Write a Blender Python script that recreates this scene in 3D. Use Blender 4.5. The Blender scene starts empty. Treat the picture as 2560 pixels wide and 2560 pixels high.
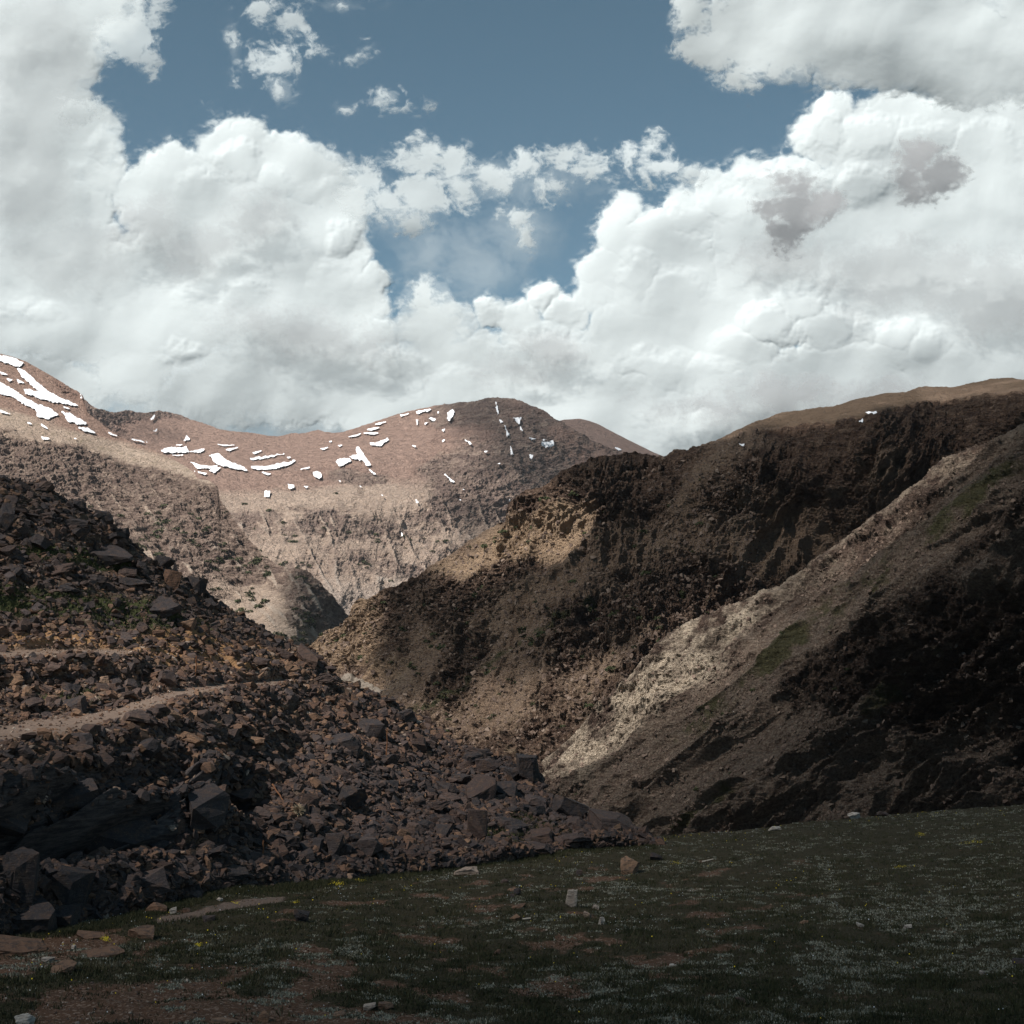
import bpy, bmesh, math, random
import numpy as np
from mathutils import Vector, Matrix, Euler

C = bpy.context.scene
COL = C.collection
rad = math.radians

# ------------------------------------------------------------------ camera
FOV = 40.0
F = 1280 / math.tan(rad(FOV / 2))          # focal length in photo pixels (2560 wide)
HOR = 1560.0                               # eye level in the photo
PITCH = math.atan((HOR - 1280) / F)
cam_d = bpy.data.cameras.new('camera')
cam_d.sensor_width = 36
cam_d.lens = 18 / math.tan(rad(FOV / 2))
cam_d.clip_start = 0.5
cam_d.clip_end = 100000
cam = bpy.data.objects.new('camera', cam_d)
COL.objects.link(cam)
cam.location = (0, 0, 0)
cam.rotation_euler = (rad(90) + PITCH, 0, 0)
C.camera = cam

# ------------------------------------------------------------------ sun and sky
SUN_EL, SUN_AZ = rad(48), rad(-130)        # azimuth clockwise from +Y (north); sun stands left and behind
SUN = np.array([math.sin(SUN_AZ) * math.cos(SUN_EL), math.cos(SUN_AZ) * math.cos(SUN_EL), math.sin(SUN_EL)])
sd = bpy.data.lights.new('sun', 'SUN')
sd.energy = 5.0
sd.angle = rad(0.5)
sd.color = (1.0, 0.955, 0.89)
so = bpy.data.objects.new('sun', sd)
COL.objects.link(so)
so.rotation_euler = Vector(SUN).to_track_quat('Z', 'Y').to_euler()

W = bpy.data.worlds.new("World")
C.world = W
W.use_nodes = True
nt = W.node_tree
nt.nodes.clear()
sky = nt.nodes.new('ShaderNodeTexSky')
sky.sky_type = 'NISHITA'
sky.sun_disc = False
sky.sun_elevation = SUN_EL
sky.sun_rotation = SUN_AZ
sky.altitude = 3400
sky.air_density = 1.0
sky.dust_density = 0.6
sky.ozone_density = 1.0
hs = nt.nodes.new('ShaderNodeHueSaturation')
hs.inputs['Saturation'].default_value = 0.92
hs.inputs['Hue'].default_value = 0.468
hs.inputs['Value'].default_value = 0.88
bg = nt.nodes.new('ShaderNodeBackground')
bg.inputs[1].default_value = 0.05
ow = nt.nodes.new('ShaderNodeOutputWorld')
nt.links.new(sky.outputs[0], hs.inputs['Color'])
nt.links.new(hs.outputs[0], bg.inputs[0])
nt.links.new(bg.outputs[0], ow.inputs[0])

C.view_settings.view_transform = 'Standard'
C.view_settings.look = 'None'
C.view_settings.gamma = 1.0
C.view_settings.exposure = 1.0
C.cycles.use_denoising = True
C.cycles.max_bounces = 6
C.cycles.diffuse_bounces = 3
C.cycles.glossy_bounces = 2
C.cycles.transmission_bounces = 3
C.cycles.transparent_max_bounces = 24
C.cycles.volume_bounces = 0
C.cycles.sample_clamp_indirect = 4

random.seed(11)
RNG = np.random.default_rng(7)

# ------------------------------------------------------------------ numeric helpers
_perm = np.random.default_rng(3).permutation(256).astype(np.int32)
_perm = np.concatenate([_perm, _perm, _perm])
_g = np.random.default_rng(4).normal(size=(256, 3)).astype(np.float32)
_g /= np.linalg.norm(_g, axis=1)[:, None]


def perlin(P):
    """gradient noise, about -1..1, P (N,3)"""
    P = np.asarray(P, np.float64)
    n = len(P)
    out = np.empty(n, np.float32)
    CH = 200000
    for a in range(0, n, CH):
        p = P[a:a + CH]
        i = np.floor(p).astype(np.int64)
        f = (p - i).astype(np.float32)
        i &= 255
        u = f * f * f * (f * (f * 6 - 15) + 10)
        r = 0
        for dx in (0, 1):
            wx = u[:, 0] if dx else 1 - u[:, 0]
            hx = _perm[i[:, 0] + dx]
            for dy in (0, 1):
                wy = wx * (u[:, 1] if dy else 1 - u[:, 1])
                hy = _perm[(hx + i[:, 1] + dy) & 511]
                for dz in (0, 1):
                    w = wy * (u[:, 2] if dz else 1 - u[:, 2])
                    g = _g[_perm[(hy + i[:, 2] + dz) & 511]]
                    r = r + w * (g[:, 0] * (f[:, 0] - dx) + g[:, 1] * (f[:, 1] - dy) + g[:, 2] * (f[:, 2] - dz))
        out[a:a + CH] = r * 1.6
    return out


def fbm(P, scale, octaves=4, gain=0.5, lac=2.03, seed=0):
    q = np.asarray(P, np.float64) / scale + seed * 17.31
    s, a, t = 0, 1.0, 0
    for _ in range(octaves):
        s = s + a * perlin(q)
        t += a
        a *= gain
        q = q * lac + 5.17
    return s / t


def ridged(P, scale, octaves=4, gain=0.5, seed=0):
    q = np.asarray(P, np.float64) / scale + seed * 11.7
    s, a, t = 0, 1.0, 0
    w = 1.0
    for _ in range(octaves):
        r = 1 - np.abs(perlin(q)) * 1.6
        r = np.clip(r, 0, 1) ** 2
        s = s + a * r * w
        w = np.clip(r * 1.6, 0, 1)
        t += a
        a *= gain
        q = q * 2.1 + 3.3
    return s / t


def ss(a, b, x):
    t = np.clip((x - a) / (b - a), 0, 1)
    return t * t * (3 - 2 * t)


def tps(ctrl, qx, qy):
    """thin plate spline through (x, y, v)"""
    c = np.array(ctrl, float)
    S = 1000.0
    X = c[:, :2] / S
    n = len(X)

    def U(r2):
        return np.where(r2 > 1e-12, r2 * np.log(r2 + 1e-12), 0) * .5
    r2 = ((X[:, None] - X[None]) ** 2).sum(-1)
    A = np.zeros((n + 3, n + 3))
    A[:n, :n] = U(r2) + np.eye(n) * 1e-4
    A[:n, n] = 1
    A[:n, n + 1:] = X
    A[n, :n] = 1
    A[n + 1:, :n] = X.T
    b = np.zeros(n + 3)
    b[:n] = c[:, 2]
    w = np.linalg.solve(A, b)
    qx, qy = np.asarray(qx, float) / S, np.asarray(qy, float) / S
    r = w[n] + w[n + 1] * qx + w[n + 2] * qy
    for k in range(n):
        r = r + w[k] * U((qx - X[k, 0]) ** 2 + (qy - X[k, 1]) ** 2)
    return r


def ray(px, py):
    """unit-horizontal direction of a photo pixel: (hx, hy, tan of elevation)"""
    px, py = np.asarray(px, float), np.asarray(py, float)
    a, b = (px - 1280) / F, (1280 - py) / F
    cp, sp = math.cos(PITCH), math.sin(PITCH)
    x = a
    y = cp - b * sp
    z = sp + b * cp
    h = np.sqrt(x * x + y * y)
    return x / h, y / h, z / h


def world(px, py, D):
    x, y, z = ray(px, py)
    return np.stack([x * D, y * D, z * D], -1)


def interp(curve, x):
    c = np.array(curve, float)
    return np.interp(x, c[:, 0], c[:, 1])


def poly_mask(poly, px, py, soft=25.0):
    """1 inside the polygon, feathered over soft pixels"""
    P = np.array(poly, float)
    x, y = px.ravel(), py.ravel()
    ins = np.zeros(len(x), bool)
    dist = np.full(len(x), 1e9)
    n = len(P)
    for i in range(n):
        x0, y0 = P[i]
        x1, y1 = P[(i + 1) % n]
        cond = (y0 > y) != (y1 > y)
        with np.errstate(divide='ignore', invalid='ignore'):
            xi = (x1 - x0) * (y - y0) / (y1 - y0 + 1e-9) + x0
        ins ^= cond & (x < xi)
        dx, dy = x1 - x0, y1 - y0
        t = np.clip(((x - x0) * dx + (y - y0) * dy) / (dx * dx + dy * dy + 1e-9), 0, 1)
        dist = np.minimum(dist, np.hypot(x - x0 - t * dx, y - y0 - t * dy))
    sd_ = np.where(ins, dist, -dist)
    return ss(-soft, soft, sd_).reshape(px.shape)


def line_dist(pts, px, py):
    """distance to a polyline in photo pixels and the position along it"""
    P = np.array(pts, float)
    best = np.full(px.shape, 1e9)
    for i in range(len(P) - 1):
        x0, y0 = P[i]
        dx, dy = P[i + 1] - P[i]
        t = np.clip(((px - x0) * dx + (py - y0) * dy) / (dx * dx + dy * dy), 0, 1)
        best = np.minimum(best, np.hypot(px - x0 - t * dx, py - y0 - t * dy))
    return best


# ------------------------------------------------------------------ object helpers
def tag(o, label=None, cat=None, group=None, kind=None):
    if label: o['label'] = label
    if cat: o['category'] = cat
    if group: o['group'] = group
    if kind: o['kind'] = kind
    return o


def mesh_np(name, V, Fq, mat, attrs=None, smooth=False, nv=None):
    """V (N,3); Fq (M,k) equal-sized faces"""
    me = bpy.data.meshes.new(name)
    V = np.ascontiguousarray(V, np.float32)
    Fq = np.ascontiguousarray(Fq, np.int32)
    k = Fq.shape[1]
    me.vertices.add(len(V))
    me.vertices.foreach_set('co', V.ravel())
    me.loops.add(Fq.size)
    me.loops.foreach_set('vertex_index', Fq.ravel())
    me.polygons.add(len(Fq))
    me.polygons.foreach_set('loop_start', np.arange(0, Fq.size, k, dtype=np.int32))
    me.polygons.foreach_set('loop_total', np.full(len(Fq), k, np.int32))
    me.update(calc_edges=True)
    me.polygons.foreach_set('use_smooth', np.full(len(Fq), smooth))
    for an, av in (attrs or {}).items():
        at = me.attributes.new(an, 'FLOAT', 'POINT')
        at.data.foreach_set('value', np.ascontiguousarray(av, np.float32).ravel())
    me.materials.append(mat)
    me.validate()
    o = bpy.data.objects.new(name, me)
    COL.objects.link(o)
    return o


def grid_faces(R, Cc, keep=None):
    i = np.arange(R * Cc).reshape(R, Cc)
    q = np.stack([i[:-1, :-1], i[:-1, 1:], i[1:, 1:], i[1:, :-1]], -1)
    if keep is not None:
        k = keep[:-1, :-1] | keep[:-1, 1:] | keep[1:, 1:] | keep[1:, :-1]
        return q[k]
    return q.reshape(-1, 4)


def grid_normals(P):
    du = np.gradient(P, axis=1)
    dv = np.gradient(P, axis=0)
    n = np.cross(du, dv)
    n /= np.linalg.norm(n, axis=-1)[..., None] + 1e-12
    # turn towards the camera / up
    s = np.sign(-(n * P).sum(-1) + 1e-9)
    return n * s[..., None]


# ------------------------------------------------------------------ node helpers
class NT:
    def __init__(self, name):
        self.m = bpy.data.materials.new(name)
        self.m.use_nodes = True
        self.t = self.m.node_tree
        self.t.nodes.clear()

    def n(self, typ, **kw):
        nd = self.t.nodes.new(typ)
        for k, v in kw.items():
            setattr(nd, k, v)
        return nd

    def l(self, a, b):
        self.t.links.new(a, b)

    def val(self, sock, v):
        if hasattr(v, 'links') or isinstance(v, bpy.types.NodeSocket):
            self.l(v, sock)
        else:
            sock.default_value = v

    def attr(self, name):
        return self.n('ShaderNodeAttribute', attribute_name=name).outputs['Fac']

    def pos(self):
        return self.n('ShaderNodeNewGeometry').outputs['Position']

    def objco(self):
        return self.n('ShaderNodeTexCoord').outputs['Object']

    def mapping(self, vec, scale=(1, 1, 1), rot=(0, 0, 0)):
        nd = self.n('ShaderNodeMapping')
        self.l(vec, nd.inputs[0])
        nd.inputs['Scale'].default_value = scale
        nd.inputs['Rotation'].default_value = rot
        return nd.outputs[0]

    def noise(self, vec, scale, detail=6, rough=0.6, dist=0.0):
        nd = self.n('ShaderNodeTexNoise')
        self.l(vec, nd.inputs['Vector'])
        nd.inputs['Scale'].default_value = scale
        nd.inputs['Detail'].default_value = detail
        nd.inputs['Roughness'].default_value = rough
        nd.inputs['Distortion'].default_value = dist
        return nd.outputs['Fac']

    def voro(self, vec, scale, feature='F1', out='Distance', rnd=1.0):
        nd = self.n('ShaderNodeTexVoronoi', feature=feature)
        self.l(vec, nd.inputs['Vector'])
        nd.inputs['Scale'].default_value = scale
        nd.inputs['Randomness'].default_value = rnd
        return nd.outputs[out]

    def ramp(self, fac, stops, interp='LINEAR'):
        nd = self.n('ShaderNodeValToRGB')
        nd.color_ramp.interpolation = interp
        el = nd.color_ramp.elements
        while len(el) < len(stops):
            el.new(0.5)
        for e, (p, c) in zip(el, stops):
            e.position = p
            e.color = tuple(c) + (1,) if len(c) == 3 else c
        self.l(fac, nd.inputs[0])
        return nd.outputs[0]

    def mr(self, v, a, b, c=0.0, d=1.0):
        nd = self.n('ShaderNodeMapRange')
        self.val(nd.inputs[0], v)
        for i, x in enumerate((a, b, c, d)):
            nd.inputs[i + 1].default_value = x
        return nd.outputs[0]

    def math(self, op, a, b=0.0, clamp=False):
        nd = self.n('ShaderNodeMath', operation=op, use_clamp=clamp)
        self.val(nd.inputs[0], a)
        self.val(nd.inputs[1], b)
        return nd.outputs[0]

    def mix(self, fac, a, b, mode='MIX'):
        nd = self.n('ShaderNodeMix', data_type='RGBA', blend_type=mode)
        self.val(nd.inputs[0], fac)
        for s, v in ((nd.inputs[6], a), (nd.inputs[7], b)):
            if isinstance(v, tuple):
                s.default_value = v + (1,) if len(v) == 3 else v
            else:
                self.l(v, s)
        return nd.outputs[2]

    def bump(self, h, strength, dist, normal=None):
        nd = self.n('ShaderNodeBump')
        nd.inputs['Strength'].default_value = strength
        nd.inputs['Distance'].default_value = dist
        self.l(h, nd.inputs['Height'])
        if normal is not None:
            self.l(normal, nd.inputs['Normal'])
        return nd.outputs[0]

    def out(self, color, rough=0.9, normal=None, spec=0.2):
        b = self.n('ShaderNodeBsdfPrincipled')
        self.val(b.inputs['Base Color'], color if not isinstance(color, tuple) else color + (1,))
        self.val(b.inputs['Roughness'], rough)
        b.inputs['Specular IOR Level'].default_value = spec
        if normal is not None:
            self.l(normal, b.inputs['Normal'])
        o = self.n('ShaderNodeOutputMaterial')
        self.l(b.outputs[0], o.inputs[0])
        return self.m


def terrain_mat(name, s, scree_a, scree_b, crag_a, crag_b, crag_c, top, pale, green, bump=1.0, tilt=(0.3, 0.5, 0.2), contrast=1.0):
    """s = size in metres of the finest visible grain.  Attributes crag, top, pale, grass (0..1)."""
    n = NT(name)
    p = n.pos()
    k = 1.0 / s
    n1 = n.noise(p, k * 0.035, 5, .62)
    n2 = n.noise(p, k * 0.22, 6, .7)
    n3 = n.noise(p, k * 0.9, 3, .7)
    vv = n.voro(p, k * 0.3, out='Color')
    sep = n.n('ShaderNodeSeparateColor')
    n.l(vv, sep.inputs[0])
    strat = n.noise(n.mapping(p, (1, 1, 4.5), tilt), k * 0.13, 6, .72, .6)
    # loose scree
    col = n.mix(n.mr(n1, .38, .62), scree_a, scree_b)
    col = n.mix(n.mr(n2, .35, .7, 0, .75), col, crag_b)
    col = n.mix(n.mr(n3, .40, .78, 0, .6), col, pale)
    # bare rock
    rc = n.mix(n.mr(strat, .36, .62), crag_a, crag_b)
    rc = n.mix(n.mr(n2, .50, .62, 0, .9), rc, crag_c)
    rc = n.mix(n.mr(n3, .50, .64, 0, .45), rc, tuple(x * .45 for x in crag_a))
    rc = n.mix(n.math('MULTIPLY', sep.outputs[0], .35), rc, crag_a)
    cf = n.math('ADD', n.attr('crag'), n.math('MULTIPLY', n.math('SUBTRACT', n2, .5), 1.3))
    col = n.mix(n.mr(cf, .38, .62), col, rc)
    tf = n.math('ADD', n.attr('top'), n.math('MULTIPLY', n.math('SUBTRACT', n1, .5), .6))
    topc = n.mix(n.mr(n2, .35, .65), top, tuple(x * .72 for x in top))
    col = n.mix(n.math('MULTIPLY', n.mr(tf, .35, .65), .85), col, topc)
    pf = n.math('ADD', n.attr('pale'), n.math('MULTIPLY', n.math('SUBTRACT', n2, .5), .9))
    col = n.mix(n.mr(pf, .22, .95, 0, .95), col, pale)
    gf = n.math('ADD', n.attr('grass'), n.math('MULTIPLY', n.math('SUBTRACT', n2, .5), 1.4))
    gcol = n.mix(n3, green, tuple(x * 1.7 for x in green))
    col = n.mix(n.mr(gf, .38, .85, 0, .9), col, gcol)
    h = n.math('ADD', n.math('MULTIPLY', n2, 3.5), n.math('ADD', n3, n.math('MULTIPLY', strat, 3.0)))
    h = n.math('ADD', h, n.math('MULTIPLY', sep.outputs[1], 1.2))
    nm = n.bump(h, bump, s * 2.0)
    return n.out(col, .95, nm, .12)


# ------------------------------------------------------------------ terrain layers
LAYERS = {}
SHADE = []          # (points, transmission) samples used to lay out the overhead cloud deck


def layer(name, ridge, base, depth, px0, px1, step, rows, disp, mode='log', back=(3, 300, 0.7), under=60, rj=0):
    """A hillside: ridge and base curves in the photo, distances from control points,
    a real back slope behind the crest and a foot below the base.  disp(P, N, PX, PY, S) moves it."""
    px = np.arange(px0, px1 + step, step, dtype=float)
    ry = interp(ridge, px)
    if rj:
        q1 = np.stack([px, px * 0, px * 0 + rj * 3.3], -1)
        ry = ry + fbm(q1, 90, 5, .6, seed=int(rj)) * rj + np.floor(fbm(q1, 26, 3, .6, seed=int(rj) + 1) * 4) / 4 * rj * .5
    by = np.maximum(interp(base, px), ry + 4)
    s = np.linspace(0, 1, rows)
    PX = np.repeat(px[None], rows, 0)
    PY = by[None] + (ry - by)[None] * s[:, None]
    if mode == 'log':
        D = np.exp(tps([(a, b, math.log(c)) for a, b, c in depth], PX, PY))
    else:
        D = 1 / np.maximum(tps([(a, b, 1.0 / c) for a, b, c in depth], PX, PY), 1e-4)
    P = world(PX, PY, D)
    N = grid_normals(P)
    S = np.repeat(s[:, None], PX.shape[1], 1)
    d, attrs, P = disp(P, N, PX, PY, S, D)
    tc = -P / np.linalg.norm(P, axis=-1)[..., None]
    facing = (N * tc).sum(-1)
    if mode == 'log':
        d = d * (.25 + .75 * np.clip(facing * 1.9, 0, 1))
        dv = N * .55 + tc * .45
        P = P + dv * d[..., None]
    else:
        P = P + N * d[..., None]
    # foot: goes straight down below the base
    ft = P[:1].copy()
    ft[..., 2] -= under
    # back slope behind the crest
    nb, length, fall = back
    last = P[-1:]
    hd = last[..., :2] / np.linalg.norm(last[..., :2], axis=-1)[..., None]
    bk = []
    for i in range(1, nb + 1):
        t = i / nb
        q = last.copy()
        q[..., :2] += hd * length * t
        q[..., 2] -= length * fall * t * (0.35 + 0.65 * t)
        bk.append(q)
    P2 = np.concatenate([ft, P] + bk, 0)
    A2 = {k: np.concatenate([v[:1], v] + [v[-1:]] * nb, 0) for k, v in attrs.items()}
    LAYERS[name] = dict(P=P, N=grid_normals(P), PX=PX, PY=PY, D=D, px0=px0, step=step, attrs=attrs)
    return P2, A2


def finish(name, objname, P2, A2, mat, label=None, smooth=False):
    R, Cc = P2.shape[:2]
    o = mesh_np(objname, P2.reshape(-1, 3), grid_faces(R, Cc), mat, {k: v for k, v in A2.items() if k != 'lit'}, smooth)
    o['kind'] = 'structure'
    return o


def gully(PX, PY, ang, across, along, seed, octaves=3):
    """ridged noise drawn out along a direction (degrees from straight down in the photo)"""
    c, s_ = math.cos(rad(ang)), math.sin(rad(ang))
    u = PX * c - PY * s_
    v = PX * s_ + PY * c
    q = np.stack([u / across, v / along, np.full_like(u, seed * 3.7)], -1).reshape(-1, 3)
    w = fbm(q, 1.3, 3, seed=seed)[:, None] * np.array([[.55, .35, 0]])
    return ridged(q + w, 1.0, octaves, seed=seed).reshape(PX.shape)


def crags(Q, lam, seed, M=None, stretch=(1, 1, 1.7)):
    """ledges and broken ribs, about -.5..+.5"""
    if M is not None:
        Q = Q @ M
    Q = Q * stretch
    a = fbm(Q, lam, 5, .55, seed=seed)
    t = a * 5.5
    fl = np.floor(t)
    st = (fl + ss(.55, 1.0, t - fl)) / 5.5
    r = ridged(Q, lam * .8, 5, .6, seed + 1)
    b = fbm(Q, lam * .28, 3, .6, seed=seed + 2)
    t2 = b * 3.5
    f2 = np.floor(t2)
    st2 = (f2 + ss(.6, 1.0, t2 - f2)) / 3.5
    return st * .75 + (r - .4) * .42 + st2 * .26


def warp(PX, PY, a1=34, a2=11, seed=401):
    q = np.stack([PX, PY, np.zeros_like(PX)], -1).reshape(-1, 3)
    wx = fbm(q, 130, 3, seed=seed) * a1 + fbm(q, 30, 4, .6, seed=seed + 1) * a2
    wy = fbm(q, 130, 3, seed=seed + 2) * a1 + fbm(q, 30, 4, .6, seed=seed + 3) * a2
    return PX + wx.reshape(PX.shape), PY + wy.reshape(PX.shape)
# @@TERRAIN
# ================================================================== TERRAIN
# ---------------- far peak with snow
R_F1 = [(-600, 1000), (150, 985), (215, 1000), (240, 1022), (291, 1030), (315, 1024), (371, 1033), (397, 1027), (430, 1030), (490, 1053), (515, 1060), (550, 1073), (662, 1087), (695, 1090), (728, 1083), (760, 1082), (795, 1075), (830, 1082), (855, 1080),
        (927, 1057), (975, 1041), (1027, 1027), (1080, 1015), (1126, 1009), (1190, 1003), (1245, 993), (1286, 997), (1310, 1005), (1337, 1017), (1370, 1033), (1402, 1050), (1439, 1076), (1495, 1106), (1542, 1124), (1600, 1150), (1800, 1230)]
B_F1 = [(-600, 1500), (150, 1500), (500, 1500), (700, 1580), (850, 1640), (900, 1600), (1100, 1480), (1300, 1380), (1500, 1260), (1800, 1320)]
D_F1 = [(213, 1005, 4700), (490, 1053, 5300), (700, 1088, 5200), (1027, 1027, 4900), (1245, 994, 4700), (1440, 1076, 4500), (1600, 1140, 4500),
        (400, 1120, 4700), (560, 1170, 4350), (300, 1100, 4600), (700, 1160, 4450), (600, 1250, 4050), (850, 1180, 4250), (860, 1350, 3800), (800, 1450, 3550), (870, 1540, 3400), (1000, 1200, 4150),
        (1100, 1390, 3800), (1200, 1200, 4100), (1300, 1250, 4050), (1400, 1180, 4250), (1270, 1330, 3950), (500, 1400, 3600), (-300, 1300, 3900), (-300, 1000, 4600), (150, 1400, 3500)]


def disp_F1(P, N, PX, PY, S, D):
    sh = PX.shape
    Q = P.reshape(-1, 3)
    g = gully(PX, PY, 24, 55, 240, 2, 4)
    g2 = gully(PX, PY, -18, 34, 190, 5, 3)
    big = fbm(Q, 700, 3, seed=1).reshape(sh)
    n1 = fbm(Q * [1, 1, 1.6], 260, 4, seed=8).reshape(sh)
    peak = ss(980, 1120, PX) * ss(1420, 1180, PY + (PX - 1200) * -.1)
    band = np.exp(-((PY - (1190 + .1 * (PX - 700) + 60 * big)) / 60) ** 2) * ss(620, 760, PX)
    low = ss(1210, 1290, PY)
    rim = ss(1062, 1035, PY) * ss(620, 520, PX) + np.exp(-((PX - 255) / 55) ** 2) * ss(1110, 1060, PY)
    crag = np.clip(.16 + 1.0 * n1 + .60 * peak + .12 * band + .30 * low + 1.0 * rim - .5 * ss(.62, .85, g) * low, 0, 1)
    smoothz = ss(1330, 1080, PX) * ss(1160, 1120, PY) * ss(470, 560, PX) * (1 - .9 * ss(1010, 1090, PX))
    crag *= 1 - .9 * smoothz
    cliff = crags(Q, 120, 3).reshape(sh) + .4
    fine = crags(Q, 36, 9).reshape(sh) + .4
    edge = ss(1.0, .93, S)
    d = (g - .45) * 13 * (.25 + .75 * low + .2 * peak) * (.15 + .85 * edge) + (g2 - .4) * 10 * low
    d += (cliff - .4) * 44 * ss(.2, .75, crag) * (.35 + .65 * edge) + (fine - .4) * 15 * (.2 + ss(.1, .7, crag))
    d += fbm(Q, 60, 4, .55, seed=12).reshape(sh) * 14
    pale = .75 * ss(1380, 1500, PY) * ss(560, 700, PX) + .55 * ss(.62, .9, g) * low - .1
    top = 1.1 * ss(1290, 1130, PY + 70 * big) * (1 - .25 * peak)
    grass = .25 * ss(1090, 1130, PY) * ss(1260, 1200, PY) * ss(520, 640, PX) * ss(1150, 1000, PX)
    top = top * (1 - .6 * ss(.35, .8, crag))
    return d, dict(crag=crag, top=top, pale=pale, grass=grass), P


P2, A2 = layer('F1', R_F1, B_F1, D_F1, -300, 1760, 2.6, 260, disp_F1, back=(3, 1500, .4), under=200, rj=4)
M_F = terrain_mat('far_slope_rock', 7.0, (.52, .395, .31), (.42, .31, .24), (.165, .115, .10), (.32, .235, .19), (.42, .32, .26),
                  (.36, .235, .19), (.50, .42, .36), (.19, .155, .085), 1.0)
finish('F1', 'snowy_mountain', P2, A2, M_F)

# ---------------- rounded shoulder behind the peak
R_F2 = [(1300, 1080), (1380, 1056), (1411, 1049), (1449, 1047), (1475, 1053), (1495, 1061), (1542, 1085), (1588, 1108), (1635, 1132), (1720, 1165), (1850, 1200)]
B_F2 = [(1300, 1180), (1850, 1260)]
D_F2 = [(1411, 1049, 6400), (1635, 1132, 6000), (1300, 1180, 5500), (1500, 1180, 5300), (1850, 1260, 5200), (1850, 1200, 5900)]


def disp_F2(P, N, PX, PY, S, D):
    Q = P.reshape(-1, 3)
    d = fbm(Q, 220, 5, .55, seed=5).reshape(PX.shape) * 16
    z = np.zeros_like(PX)
    return d, dict(crag=z + .12, top=z + 1.2, pale=z, grass=z), P


P2, A2 = layer('F2', R_F2, B_F2, D_F2, 1300, 1850, 3, 46, disp_F2, back=(3, 1500, .4), under=200)
finish('F2', 'rounded_hill', P2, A2, M_F)

# ---------------- left mountain flank
R_F0 = [(-700, 640), (-300, 780), (0, 884), (30, 891), (66, 904), (132, 941), (165, 960), (199, 979), (208, 990), (213, 1008), (219, 1032), (261, 1064), (298, 1092), (345, 1112), (396, 1130), (430, 1147), (466, 1167), (485, 1182), (494, 1197), (520, 1200), (543, 1214), (550, 1246),
        (582, 1292), (620, 1345), (665, 1395), (700, 1412), (745, 1422), (765, 1425), (800, 1450), (835, 1492), (871, 1535), (900, 1580)]
B_F0 = [(-700, 1300), (0, 1330), (300, 1420), (500, 1560), (700, 1680), (900, 1760)]
D_F0 = [(-500, 720, 3700), (0, 884, 3400), (210, 1004, 3200), (300, 1092, 3050), (400, 1129, 2950), (545, 1225, 2720), (660, 1390, 2480), (750, 1423, 2330), (871, 1535, 2330),
        (0, 1060, 2980), (200, 1090, 2960), (0, 1250, 2680), (250, 1250, 2700), (250, 1400, 2450), (500, 1500, 2280), (480, 1350, 2500), (640, 1500, 2300), (740, 1540, 2150), (820, 1600, 2200), (870, 1650, 2260), (-500, 1200, 2900), (740, 1480, 2230)]


def disp_F0(P, N, PX, PY, S, D):
    sh = PX.shape
    Q = P.reshape(-1, 3)
    g = gully(PX, PY, 33, 48, 210, 7, 4)
    g2 = gully(PX, PY, 60, 26, 150, 9, 3)
    n1 = fbm(Q * [1, 1, 1.5], 170, 4, seed=18).reshape(sh)
    # rock band runs from the left edge down to the crest
    yb = 1085 + .28 * PX + 26 * fbm(Q, 160, 4, seed=16).reshape(sh)
    band = ss(yb - 55, yb + 5, PY) * ss(yb + 290, yb + 130, PY)
    fan = ss(.55, .75, g) * ss(1170, 1260, PY + .0 * PX)
    crag = np.clip(.26 + .85 * band + .95 * n1 - .40 * fan + .35 * ss(690, 740, PX) * ss(1410, 1430, PY), 0, 1)
    upper = ss(yb, yb - 60, PY)
    crag *= 1 - .92 * upper
    rim = np.exp(-((PX - 175) / 50) ** 2) * ss(.90, .97, S)
    crag = np.clip(crag + rim, 0, 1)
    cliff = crags(Q, 75, 13).reshape(sh) + .4
    fine = crags(Q, 22, 19).reshape(sh) + .4
    edge = ss(1.0, .94, S)
    d = (g - .45) * 15 * (1 - upper) * (.2 + .8 * edge) + (g2 - .4) * 5 * (1 - upper)
    d += (cliff - .4) * 36 * ss(.2, .75, crag) * (.4 + .6 * edge) + (fine - .4) * 13 * (.12 + ss(.1, .7, crag)) * (1 - .7 * upper)
    d += fbm(Q, 50, 4, .55, seed=22).reshape(sh) * 6 * (1 - .6 * upper)
    top = 1.25 * ss(yb - 30, yb - 90, PY) * (1 - .35 * ss(yb - 120, yb - 60, PY))
    pale = .55 * ss(.6, .85, g) * ss(1180, 1330, PY) + .35 * ss(1350, 1500, PY) - .05
    grass = .38 * np.exp(-((PY - yb + 45) / 28) ** 2) + .12 * ss(1330, 1500, PY)
    return d, dict(crag=crag, top=top, pale=pale, grass=grass), P


P2, A2 = layer('F0', R_F0, B_F0, D_F0, -700, 900, 2.3, 300, disp_F0, back=(3, 900, .5), under=200)
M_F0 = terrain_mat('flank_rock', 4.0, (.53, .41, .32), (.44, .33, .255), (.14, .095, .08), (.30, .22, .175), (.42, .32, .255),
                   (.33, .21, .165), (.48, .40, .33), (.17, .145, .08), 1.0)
finish('F0', 'left_mountain', P2, A2, M_F0)

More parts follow.
